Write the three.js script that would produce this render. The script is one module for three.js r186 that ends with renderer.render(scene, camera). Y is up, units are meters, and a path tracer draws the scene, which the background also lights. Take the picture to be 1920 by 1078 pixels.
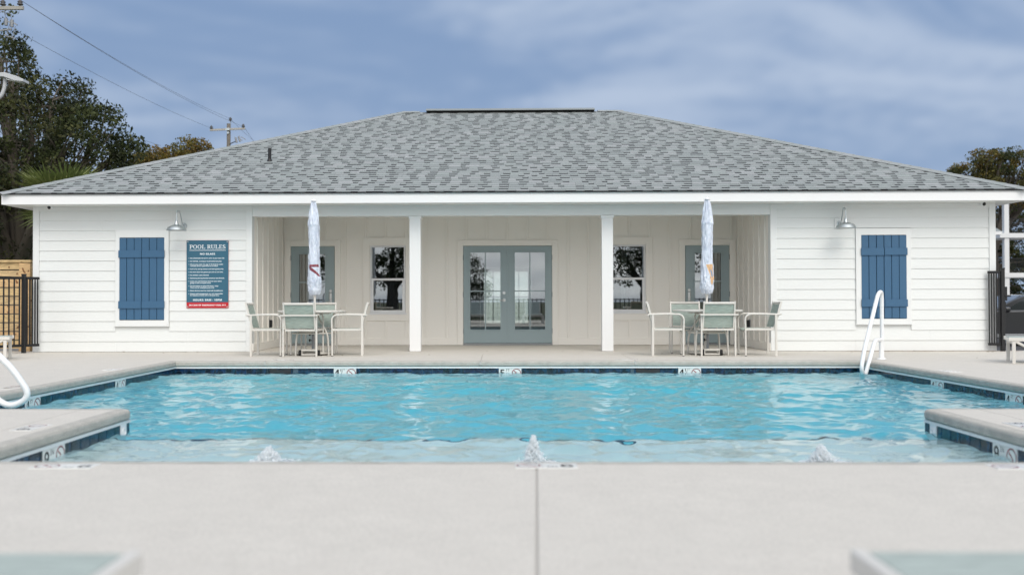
import * as THREE from 'three';
import { mergeGeometries, mergeVertices } from 'three/addons/utils/BufferGeometryUtils.js';
import { RoundedBoxGeometry } from 'three/addons/geometries/RoundedBoxGeometry.js';
import { createNoise2D, createNoise3D } from 'simplex-noise';

// ------------------------------------------------------------------ camera, sky, sun, exposure
const scene = new THREE.Scene();
const FOCAL = 1867, PX = 911, PY = 539;                       // of the photograph, in its pixels
const camera = new THREE.PerspectiveCamera(2 * Math.atan(539 / FOCAL) * 180 / Math.PI, 1920 / 1078, 0.05, 900);
camera.position.set(0, 0.895, 17.42);
camera.rotation.set(0.74 * Math.PI / 180, 1.1 * Math.PI / 180, -0.133 * Math.PI / 180, 'YXZ');
camera.setViewOffset(1920, 1078, 960 - PX, 0, 1920, 1078);
camera.focus = 16; camera.userData.fStop = 1.5;
camera.updateMatrixWorld(true);
const renderer = new THREE.WebGLRenderer({ antialias: true });
renderer.toneMapping = THREE.LinearToneMapping;
renderer.toneMappingExposure = 1.0;
renderer.shadowMap.enabled = true;

let seed = 7;
const rnd = () => { seed = (seed + 0x6d2b79f5) | 0; let t = Math.imul(seed ^ (seed >>> 15), 1 | seed); t = (t + Math.imul(t ^ (t >>> 7), 61 | t)) ^ t; return ((t ^ (t >>> 14)) >>> 0) / 4294967296; };
const rr = (a, b) => a + (b - a) * rnd();
const n2 = createNoise2D(rnd), n3 = createNoise3D(rnd);
const fbm3 = (x, y, z, o = 4) => { let s = 0, a = 1, t = 0; for (let i = 0; i < o; i++) { s += a * n3(x, y, z); t += a; a *= 0.5; x *= 2.03; y *= 2.03; z *= 2.03; } return s / t; };
const smooth = (a, b, x) => { const t = Math.min(1, Math.max(0, (x - a) / (b - a))); return t * t * (3 - 2 * t); };

const SUN = new THREE.Vector3(0.28, 0.86, 0.88).normalize();   // behind the camera, a little to the right, veiled
{
  const W = 1024, H = 512, d = new Float32Array(W * H * 4), v = new THREE.Vector3();
  for (let j = 0; j < H; j++) for (let i = 0; i < W; i++) {
    const el = ((j + 0.5) / H - 0.5) * Math.PI, az = ((i + 0.5) / W - 0.5) * 2 * Math.PI;
    v.set(Math.cos(el) * Math.cos(az), Math.sin(el), Math.cos(el) * Math.sin(az));
    const up = Math.max(v.y, 0.0);
    // a sheet of cloud seen in perspective: streaks that run across the view
    const q = 1 / (up + 0.16), cx = v.x * q, cz = v.z * q;
    const wx = cx + 0.25 * n2(cx * 0.8 + 5, cz * 0.8), wz = cz + 0.25 * n2(cx * 0.8, cz * 0.8 + 9);
    let c = 0.56 * fbm3(wx * 0.34 + 0.14 * wz, wz * 1.25 - 0.12 * wx, 1.7, 5) + 0.34 * fbm3(wx * 1.0, wz * 2.6, 7.1, 4) + 0.16 * fbm3(wx * 5, wz * 6.5, 3.3, 4);
    c += 0.24 * fbm3(wx * 0.55 - 0.35 * wz, wz * 5.2 + 1.1 * wx, 12.4, 3) + 0.13 * fbm3(wx * 1.3, wz * 14 + 2.6 * wx, 21.4, 3) + 0.11 * smooth(-0.2, 0.5, n2(wx * 0.5 + 2, wz * 0.5)) * fbm3(wx * 9, wz * 15, 5.5, 3);
    c = smooth(-0.40, 0.50, c);
    const sun = Math.acos(Math.min(1, Math.max(-1, v.dot(SUN)))) * 180 / Math.PI;
    const glow = Math.exp(-((sun / 52) ** 2));                      // thin cloud brightens round the sun
    const low = Math.exp(-up * 5);
    const base = [0.180 + 0.17 * low, 0.292 + 0.17 * low, 0.51 + 0.12 * low], veil = [0.485, 0.58, 0.735];
    const k = c * 0.82 + 0.02, o = (j * W + i) * 4;
    for (let n = 0; n < 3; n++) d[o + n] = base[n] * (1 - k) + veil[n] * k + glow * [1.95, 1.82, 1.60][n] * (0.75 + 0.5 * c);
    d[o + 3] = 1;
  }
  const sky = new THREE.DataTexture(d, W, H, THREE.RGBAFormat, THREE.FloatType);
  sky.mapping = THREE.EquirectangularReflectionMapping; sky.magFilter = sky.minFilter = THREE.LinearFilter; sky.needsUpdate = true;
  scene.background = sky; scene.environment = sky; scene.backgroundIntensity = 1; scene.environmentIntensity = 1;
}
const sun = new THREE.DirectionalLight(new THREE.Color(1, 0.95, 0.87), 1.0);
sun.position.copy(SUN).multiplyScalar(60); sun.castShadow = true; sun.shadow.radius = 46; sun.shadow.mapSize.set(2048, 2048);
Object.assign(sun.shadow.camera, { left: -28, right: 28, top: 26, bottom: -26, near: 1, far: 140 });
scene.add(sun, sun.target);

// ------------------------------------------------------------------ helpers
const UP = new THREE.Vector3(0, 1, 0), V = (x, y, z) => new THREE.Vector3(x, y, z);
// where the sight line of a photograph pixel meets the plane axis = value
function at(px, py, axis, value) {
  const d = V((px - PX) / FOCAL, -(py - PY) / FOCAL, -1).applyQuaternion(camera.quaternion), c = camera.position;
  return d.multiplyScalar((value - c[axis]) / d[axis]).add(c);
}
const counts = new Map();
function numbered(name) { const k = counts.get(name) ?? 0; counts.set(name, k + 1); return k ? `${name}_${String(k).padStart(3, '0')}` : name; }
function tag(o, label, category, group, kind) {
  if (label) o.userData.label = label; if (category) o.userData.category = category;
  if (group) o.userData.group = group; if (kind) o.userData.kind = kind;
  return o;
}
function thing(name, label, category, p = [0, 0, 0], ry = 0, group) {
  const o = new THREE.Group(); o.name = numbered(name); o.position.set(...p); o.rotation.y = ry; scene.add(o);
  return tag(o, label, category, group);
}
function copy(src, label, p, ry, group) {
  const o = src.clone(); o.userData = { ...src.userData }; o.name = numbered(src.name.replace(/_\d{3}$/, '')); scene.add(o);
  if (p) o.position.set(...p); if (ry !== undefined) o.rotation.set(0, ry, 0);
  return tag(o, label, null, group);
}
function group(name, parent, p = [0, 0, 0], ry = 0) { const o = new THREE.Group(); o.name = name; o.position.set(...p); o.rotation.y = ry; parent.add(o); return o; }
function mesh(name, geo, mat, parent, p, r) {
  const g = Array.isArray(geo) ? join(geo) : geo;
  if (mat.userData.metre && !g.userData.uvDone) metreUV(g, mat.userData.metre);
  const m = new THREE.Mesh(g, mat); m.name = parent === scene ? numbered(name) : name; m.castShadow = m.receiveShadow = true;
  if (p) m.position.set(...p); if (r) m.rotation.set(...r);
  parent.add(m); return m;
}
function join(list) {
  return mergeGeometries(list.map((g) => {
    const q = g.index ? g.toNonIndexed() : g.clone();
    for (const k of Object.keys(q.attributes)) if (!['position', 'normal', 'uv'].includes(k)) q.deleteAttribute(k);
    if (!q.attributes.uv) q.setAttribute('uv', new THREE.BufferAttribute(new Float32Array(q.attributes.position.count * 2), 2));
    return q;
  }));
}
// uv in metres (times s), by the way each face points
function metreUV(g, s = 1, ox = rnd() * 7, oy = rnd() * 7) {
  const p = g.attributes.position, n = g.attributes.normal, uv = new Float32Array(p.count * 2);
  for (let i = 0; i < p.count; i++) {
    const ax = Math.abs(n.getX(i)), ay = Math.abs(n.getY(i)), az = Math.abs(n.getZ(i)), x = p.getX(i), y = p.getY(i), z = p.getZ(i);
    const [a, b] = ay > ax && ay > az ? [x, z] : ax > az ? [z, y] : [x, y];
    uv[2 * i] = a * s + ox; uv[2 * i + 1] = b * s + oy;
  }
  g.setAttribute('uv', new THREE.BufferAttribute(uv, 2)); g.userData.uvDone = true; return g;
}
const box = (w, h, d, x = 0, y = 0, z = 0) => new THREE.BoxGeometry(w, h, d).translate(x, y, z);
const span = (x0, x1, y0, y1, z0, z1) => box(x1 - x0, y1 - y0, z1 - z0, (x0 + x1) / 2, (y0 + y1) / 2, (z0 + z1) / 2);
const rbox = (w, h, d, x = 0, y = 0, z = 0, r = 0.004) => new RoundedBoxGeometry(w, h, d, 2, r).translate(x, y, z);
const rspan = (x0, x1, y0, y1, z0, z1, r = 0.004) => rbox(x1 - x0, y1 - y0, z1 - z0, (x0 + x1) / 2, (y0 + y1) / 2, (z0 + z1) / 2, r);
const cyl = (r0, r1, h, x = 0, y = 0, z = 0, n = 20) => new THREE.CylinderGeometry(r1, r0, h, n).translate(x, y + h / 2, z);
// a bent tube through corner points, each corner rounded
function path(pts, fillet) {
  const c = new THREE.CurvePath(); let a = pts[0].clone();
  for (let i = 1; i < pts.length - 1; i++) {
    const b = pts[i], f = Array.isArray(fillet) ? fillet[i - 1] : fillet;
    const d0 = pts[i - 1].clone().sub(b), d1 = pts[i + 1].clone().sub(b), r = Math.min(f, d0.length() * 0.49, d1.length() * 0.49);
    const p0 = b.clone().add(d0.setLength(r)), p1 = b.clone().add(d1.setLength(r));
    if (a.distanceTo(p0) > 1e-4) c.add(new THREE.LineCurve3(a, p0));
    c.add(new THREE.QuadraticBezierCurve3(p0, b, p1)); a = p1;
  }
  c.add(new THREE.LineCurve3(a, pts[pts.length - 1])); return c;
}
const tube = (pts, r, fillet = 0.05, seg = 48, n = 10) => new THREE.TubeGeometry(pts.length > 2 ? path(pts, fillet) : new THREE.LineCurve3(pts[0], pts[1]), seg, r, n);
// a bar of rectangular section from a to b
function bar(a, b, w, h) {
  const d = b.clone().sub(a), g = new THREE.BoxGeometry(w, h, d.length()), m = new THREE.Matrix4().lookAt(b, a, Math.abs(d.clone().normalize().y) > 0.95 ? V(0, 0, 1) : UP);
  return g.applyMatrix4(m).translate((a.x + b.x) / 2, (a.y + b.y) / 2, (a.z + b.z) / 2);
}
const poly = (pts) => new THREE.Shape(pts.map(([x, z]) => new THREE.Vector2(x, -z)));
const slab = (pts, y0, y1, holes = []) => { const s = poly(pts); for (const h of holes) s.holes.push(poly(h)); return new THREE.ExtrudeGeometry(s, { depth: y1 - y0, bevelEnabled: false }).rotateX(-Math.PI / 2).translate(0, y0, 0); };
const rectShape = (x0, x1, y0, y1) => new THREE.Shape([new THREE.Vector2(x0, y0), new THREE.Vector2(x1, y0), new THREE.Vector2(x1, y1), new THREE.Vector2(x0, y1)]);
function plate(x0, x1, y0, y1, holes, depth, z0, bevel = 0) {
  const s = rectShape(x0, x1, y0, y1); for (const h of holes) s.holes.push(rectShape(...h));
  return new THREE.ExtrudeGeometry(s, bevel ? { depth: depth - bevel, bevelEnabled: true, bevelSize: bevel, bevelThickness: bevel / 2, bevelOffset: -bevel, bevelSegments: 1 } : { depth, bevelEnabled: false }).translate(0, 0, z0 + (bevel ? bevel / 2 : 0));
}
// ------------------------------------------------------------------ textures and materials
function grey(w, h, f) {
  const d = new Uint8Array(w * h * 4);
  for (let y = 0; y < h; y++) for (let x = 0; x < w; x++) { const v = f(x / w, y / h), o = (y * w + x) * 4, c = Array.isArray(v) ? v : [v, v, v]; for (let k = 0; k < 3; k++) d[o + k] = Math.max(0, Math.min(255, c[k] * 255)); d[o + 3] = 255; }
  const t = new THREE.DataTexture(d, w, h); t.wrapS = t.wrapT = THREE.RepeatWrapping; t.magFilter = THREE.LinearFilter; t.minFilter = THREE.LinearMipmapLinearFilter; t.needsUpdate = true; return t;
}
const srgb = (t) => { t.colorSpace = THREE.SRGBColorSpace; return t; };
const T2 = Math.PI * 2;
const wrapN = (u, v, fu, fv, s = 0) => n3(Math.cos(u * T2) * fu / T2 + s, Math.sin(u * T2) * fu / T2, v * fv);       // repeats along u
const tileN = (u, v, f, s = 0) => { const b = (x) => x * x * (3 - 2 * x), a = n2(u * f + s, v * f), c = n2((u - 1) * f + s, v * f), d = n2(u * f + s, (v - 1) * f), e = n2((u - 1) * f + s, (v - 1) * f), x = b(u), y = b(v); return (a * (1 - x) + c * x) * (1 - y) + (d * (1 - x) + e * x) * y; };
const speck = Array.from({ length: 512 * 512 }, rnd);
const spk = (u, v) => speck[(Math.floor(v * 512) % 512) * 512 + (Math.floor(u * 512) % 512)];
const rgbT = (c) => [0, 1, 2].map((k) => Math.pow(c[k], 1 / 2.2));
const std = (color, roughness, o = {}) => { const { metre, ...rest } = o, m = new THREE.MeshStandardMaterial({ color: new THREE.Color().setRGB(...color), roughness, metalness: 0, ...rest }); if (metre) m.userData.metre = metre; return m; };
const phys = (color, roughness, o = {}) => { const { metre, ...rest } = o, m = new THREE.MeshPhysicalMaterial({ color: new THREE.Color().setRGB(...color), roughness, metalness: 0, ...rest }); if (metre) m.userData.metre = metre; return m; };

const concreteMap = srgb(grey(512, 512, (u, v) => { const b = 0.925 + 0.011 * tileN(u, v, 3) + 0.011 * tileN(u, v, 9, 4) + 0.025 * tileN(u, v, 40, 9) + 0.07 * (spk(u, v) - 0.5) - (spk(u + 0.31, v) > 0.985 ? 0.16 : 0); return [b, b * 0.992, b * 0.977]; }));
const concreteBump = grey(512, 512, (u, v) => 0.5 + 0.2 * tileN(u, v, 70, 2) + 0.25 * tileN(u, v, 130, 5) + 0.2 * (spk(u, v) - 0.5));
const noseMap = srgb(grey(512, 512, (u, v) => { const s = tileN(u, v, 90, 3), b = 0.83 + 0.05 * tileN(u, v, 6, 8) + (s > 0.25 ? -0.13 : 0.03) + 0.1 * (spk(u, v) - 0.5); return [b, b * 0.99, b * 0.965]; }));
const paintBump = grey(512, 512, (u, v) => 0.5 + 0.3 * tileN(u * 1, v, 5) * 0.2 + 0.28 * n3(u * 6, v * 90, 2) + 0.2 * n3(u * 18, v * 220, 6));
const woodV = (f) => grey(256, 512, f);
const pine = srgb(woodV((u, v) => { const g = 0.5 + 0.5 * Math.sin(60 * (v + 0.10 * wrapN(u, v, 2, 3)) + 5 * wrapN(u, v, 2, 6, 3)), k = smooth(0.74, 0.86, wrapN(u, v, 7, 7, 40)); const b = 0.86 + 0.1 * g + 0.06 * wrapN(u, v, 6, 40, 9) - 0.35 * k; return [b, b * (0.92 - 0.15 * k), b * (0.78 - 0.2 * k)]; }));
const granule = srgb(grey(256, 256, (u, v) => { const b = 0.86 + 0.22 * (spk(u, v) - 0.5) + 0.06 * tileN(u, v, 14, 1); return [b, b * 1.0, b * 1.0]; }));
const slingMap = srgb(grey(256, 256, (u, v) => { const b = 0.88 + 0.08 * wrapN(u, v, 3, 60, 4) + 0.07 * wrapN(u, v, 6, 120, 8) + 0.04 * (spk(u, v) - 0.5); return [b * 0.97, b, b * 0.985]; }));
const tileMap = srgb(grey(256, 256, (u, v) => { const a = tileN(u, v, 3, 2), b = tileN(u, v, 8, 5), c = smooth(-0.2, 0.7, a + 0.5 * b); return [0.05 + 0.05 * c + 0.06 * Math.max(0, b), 0.15 + 0.13 * c, 0.22 + 0.16 * c + 0.04 * a]; }));
const asphaltMap = srgb(grey(256, 256, (u, v) => { const b = 0.78 + 0.2 * (spk(u, v) - 0.5) + 0.12 * tileN(u, v, 4); return b; }));
const plasterMap = srgb(grey(256, 256, (u, v) => { const b = 0.95 + 0.012 * tileN(u, v, 5) + 0.012 * (spk(u, v) - 0.5); return b; }));
const grassMap = srgb(grey(256, 256, (u, v) => { const b = 0.7 + 0.25 * tileN(u, v, 8) + 0.25 * (spk(u, v) - 0.5); return [b, b, b * 0.8]; }));

const M = {
  deck: std([0.715, 0.68, 0.625], 0.82, { map: concreteMap, bumpMap: concreteBump, bumpScale: 0.0012, metre: 0.7 }),
  nose: std([0.68, 0.66, 0.62], 0.85, { map: noseMap, bumpMap: concreteBump, bumpScale: 0.002, metre: 1.1 }),
  seal: std([0.50, 0.475, 0.44], 0.9),
  plaster: std([0.90, 0.92, 0.92], 0.7, { map: plasterMap, metre: 0.5 }),
  trim: std([0.80, 0.80, 0.79], 0.5),
  siding: std([0.735, 0.748, 0.73], 0.55, { bumpMap: paintBump, bumpScale: 0.0012, metre: 0.8 }),
  paint: std([0.755, 0.765, 0.75], 0.5, { bumpMap: paintBump, bumpScale: 0.0005, metre: 0.8 }),
  cream: std([0.88, 0.845, 0.78], 0.6, { bumpMap: paintBump, bumpScale: 0.0007, metre: 0.8 }),
  blue: std([0.036, 0.112, 0.21], 0.5, { bumpMap: paintBump, bumpScale: 0.001, metre: 1 }),
  door: std([0.30, 0.375, 0.39], 0.42),
  vinyl: std([0.80, 0.80, 0.80], 0.4),
  steel: std([0.55, 0.55, 0.53], 0.28, { metalness: 1 }),
  galv: std([0.50, 0.54, 0.55], 0.38, { metalness: 0.9 }),
  black: std([0.006, 0.006, 0.0065], 0.5),
  rubber: std([0.015, 0.015, 0.015], 0.8),
  frame: std([0.66, 0.63, 0.575], 0.42),
  railing: std([0.82, 0.82, 0.81], 0.3),
  sling: std([0.47, 0.515, 0.47], 0.75, { map: slingMap, side: THREE.DoubleSide, metre: 2 }),
  sling2: std([0.545, 0.575, 0.545], 0.8, { map: slingMap, metre: 2 }),
  pine: [0, 1, 2].map((k) => std([[0.74, 0.64, 0.46], [0.76, 0.61, 0.44], [0.69, 0.60, 0.46]][k], 0.75, { map: pine, metre: 1 })),
  tile: [0, 1, 2, 3].map((k) => phys([[0.62, 0.66, 0.70], [0.75, 0.76, 0.78], [0.5, 0.72, 0.64], [0.6, 0.55, 0.68]][k], 0.16, { map: tileMap, metre: 2.5 })),
  grout: std([0.07, 0.11, 0.14], 0.8),
  lampGrey: std([0.50, 0.51, 0.52], 0.5),
  dark: std([0.03, 0.03, 0.032], 0.8),
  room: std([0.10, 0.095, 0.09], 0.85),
  glass: phys([0.80, 0.85, 0.84], 0.0, { transmission: 1, thickness: 0, ior: 2.5 }),
  tar: std([0.022, 0.023, 0.026], 0.9, { map: granule, metre: 4 }),
  asphalt: std([0.10, 0.10, 0.105], 0.9, { map: asphaltMap, metre: 0.4 }),
  grass: std([0.07, 0.10, 0.035], 0.95, { map: grassMap, metre: 0.5 }),
  bark: std([0.12, 0.10, 0.08], 0.9),
  pole: std([0.20, 0.175, 0.145], 0.9),
  greyMetal: std([0.28, 0.29, 0.30], 0.5, { metalness: 0.4 }),
};
const shingleTones = [[0.39, 0.42, 0.415], [0.365, 0.395, 0.39], [0.41, 0.435, 0.43], [0.34, 0.37, 0.365], [0.38, 0.415, 0.405], [0.435, 0.455, 0.455]];
M.shingle = shingleTones.map((c) => std(c, 0.92, { map: granule, metre: 4 }));
M.shingleAny = std([1, 1, 1], 0.92, { map: granule, metre: 4 });
function canvasMap(w, h, draw) { const c = document.createElement('canvas'); c.width = w; c.height = h; draw(c.getContext('2d'), w, h); const t = new THREE.CanvasTexture(c); t.colorSpace = THREE.SRGBColorSpace; t.magFilter = THREE.LinearFilter; t.anisotropy = 8; return t; }

// ------------------------------------------------------------------ ground, deck, pool
const struct = (o, label, cat) => tag(o, label, cat, null, 'structure');
{
  const hole = [[-13.9, 0.6], [13.9, 0.6], [13.9, 21.9], [-13.9, 21.9]];
  struct(mesh('ground', slab([[-600, -600], [600, -600], [600, 600], [-600, 600]], -0.7, -0.42, [hole]), M.grass, scene), 'level grassy ground round the pool house and under the trees', 'ground');
  struct(mesh('parking_lot', slab([[8.9, -70], [90, -70], [90, 12], [14.2, 12], [14.2, 0.4], [8.9, 0.4]], -0.419, -0.415), M.asphalt, scene), 'dark asphalt parking area to the right of the pool house', 'parking lot');
}
const POOL = [[-4.9, 2.69], [5.22, 2.69], [5.42, 9.15], [3.41, 9.15], [3.41, 11.86], [-3.1, 11.86], [-3.1, 9.15], [-4.88, 9.15]];
const WATER = -0.183, BAND = 0.12;
const deck = new THREE.Group(); deck.name = 'pool_deck'; scene.add(deck);
struct(deck, 'pale sprayed concrete deck with rounded coping round the pool', 'pool deck');
{
  const put = (pts) => mesh('deck_slab', slab(pts, -0.085, 0), M.deck, deck), R = (x0, x1, z0, z1) => put([[x0, z0], [x1, z0], [x1, z1], [x0, z1]]);
  const js = [-3.57, -0.365, 1.926], g = 0.004;
  put([[-8.35, -11.72], [8.53, -11.72], [8.53, -0.1], [14, -0.1], [14, 0.85], [-14, 0.85], [-14, -3], [-8.35, -3]]);
  [-14, ...js, 14].forEach((x, i, a) => i < 4 && R(x + (i ? g : 0), a[i + 1] - (i < 3 ? g : 0), 0.85, 2.57));
  put([[-14, 2.57], [-5.02, 2.57], [-5.0, 9.27], [-14, 9.27]]);
  put([[5.34, 2.57], [14, 2.57], [14, 9.27], [5.54, 9.27]]);
  R(-14, -3.503, 9.27, 11.98); R(-3.497, -3.22, 9.27, 11.98);
  R(3.853, 14, 9.27, 11.98); R(3.53, 3.847, 9.27, 11.98);
  put([[-14, 11.98], [0.164, 11.98], [-0.15, 22], [-14, 22]]); put([[0.177, 11.98], [14, 11.98], [14, 22], [-0.137, 22]]);
  for (const [x, z0, z1, w] of [[js[0], 0.85, 2.7, 0.03], [js[1], 0.85, 2.7, 0.03], [js[2], 0.85, 2.7, 0.03], [-3.5, 9.2, 11.98, 0.03], [3.85, 9.2, 11.98, 0.03], ])
    mesh('joint_sealant', span(x - w / 2, x + w / 2, -0.06, -0.010, z0, z1), M.seal, deck);
  mesh('joint_sealant', slab([[0.15, 11.9], [0.19, 11.9], [-0.12, 22], [-0.17, 22]], -0.06, -0.008), M.seal, deck);
  mesh('foundation', join([span(-8.3, 8.48, -0.6, -0.086, -11.68, 0.7), span(-13.95, -8.3, -0.6, -0.086, -2.95, 0.7), span(8.48, 13.95, -0.6, -0.086, -0.06, 0.7)]), M.deck, deck);
  // coping: a rounded nose swept round the pool edge, cut at the joints
  const prof = [[BAND, 0, 0, 1], [0.032, 0, 0, 1]];
  for (let k = 1; k <= 5; k++) { const a = k / 5 * Math.PI / 2; prof.push([0.032 - 0.032 * Math.sin(a), -0.032 + 0.032 * Math.cos(a), -Math.sin(a), Math.cos(a)]); }
  for (let k = 0; k <= 4; k++) { const a = k / 4 * Math.PI / 2; prof.push([0.022 - 0.022 * Math.cos(a), -0.060 - 0.022 * Math.sin(a), -Math.cos(a), -Math.sin(a)]); }
  prof.push([BAND, -0.082, 0, -1]);
  const line = [];                                             // [x, z, smooth]
  POOL.forEach(([x, z], i) => {
    if (i === 3 || i === 6) {                                   // the two pier corners are rounded
      const s = i === 3 ? 1 : -1, c = [x + s * BAND, z + BAND];
      for (let k = 0; k <= 8; k++) { const a = k / 8 * Math.PI / 2, t = i === 3 ? a : Math.PI / 2 - a; line.push([c[0] - s * BAND * Math.sin(t), c[1] - BAND * Math.cos(t), 1]); }
    } else line.push([x, z, 0]);
  });
  const n = line.length, dir = line.map((p, i) => { const q = line[(i + 1) % n], l = Math.hypot(q[0] - p[0], q[1] - p[1]); return [(q[0] - p[0]) / l, (q[1] - p[1]) / l]; });
  const out = (d) => [d[1], -d[0]];
    const ring = (i) => {                                         // outward mitre at line point i, and the smooth normal there
    const a = out(dir[(i - 1 + n) % n]), b = out(dir[i]), m = [a[0] + b[0], a[1] + b[1]], k = 2 / (m[0] * m[0] + m[1] * m[1]);
    const l = Math.hypot(...m); return { m: [m[0] * k, m[1] * k], s: [m[0] / l, m[1] / l] };
  };
  let parts = [], caps = [];
  const flush = () => { if (parts.length) mesh('coping', parts, M.nose, deck); parts = []; };
  for (let i = 0; i < n; i++) {
    const p = line[i], q = line[(i + 1) % n], nrm = out(dir[i]), A = ring(i), B = ring((i + 1) % n);
    const cuts = (Math.abs(p[1] - q[1]) < 1e-6 && Math.abs(p[1] - 2.69) < 0.01 ? js : Math.abs(p[1] - 11.86) < 0.01 && Math.abs(q[1] - 11.86) < 0.01 ? [0.1705] : []).slice().sort((a, b) => (a - b) * Math.sign(q[0] - p[0]));
    const stops = [{ p, m: A.m, s: p[2] ? A.s : nrm }];
    for (const c of cuts) { const w = 0.0045 * Math.sign(q[0] - p[0]); for (const e of [-w, w]) stops.push({ p: [c + e, p[1]], m: nrm, s: nrm, gap: e === -w }); }
    stops.push({ p: q, m: B.m, s: q[2] ? B.s : nrm });
    for (let k = 0; k < stops.length - 1; k++) {
      if (stops[k].gap) { flush(); continue; }
      const pos = [], nor = [], idx = [], w = prof.length;
      for (const s of [stops[k], stops[k + 1]]) for (const [o, y, no, ny] of prof) { pos.push(s.p[0] + s.m[0] * o, y, s.p[1] + s.m[1] * o); nor.push(s.s[0] * no, ny, s.s[1] * no); }
      for (let a = 0; a < w - 1; a++) idx.push(a, a + 1, a + w, a + 1, a + w + 1, a + w);
      const gm = new THREE.BufferGeometry(); gm.setAttribute('position', new THREE.Float32BufferAttribute(pos, 3)); gm.setAttribute('normal', new THREE.Float32BufferAttribute(nor, 3)); gm.setIndex(idx); parts.push(gm);
    }
    if (!line[i][2] && !line[(i + 1) % n][2]) flush();
  }
  flush();
}
const pool = new THREE.Group(); pool.name = 'swimming_pool'; scene.add(pool);
struct(pool, 'tiled swimming pool with a shallow shelf at its near end', 'swimming pool');
const off = (d) => POOL.map((p, i) => { const a = POOL[(i + 7) % 8], b = POOL[(i + 1) % 8], u = [p[0] - a[0], p[1] - a[1]], v = [b[0] - p[0], b[1] - p[1]], lu = Math.hypot(...u), lv = Math.hypot(...v), m = [u[1] / lu + v[1] / lv, -u[0] / lu - v[0] / lv], k = 2 / (m[0] * m[0] + m[1] * m[1]); return [p[0] + m[0] * k * d, p[1] + m[1] * k * d]; });
const WALL = off(0.035);
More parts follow.
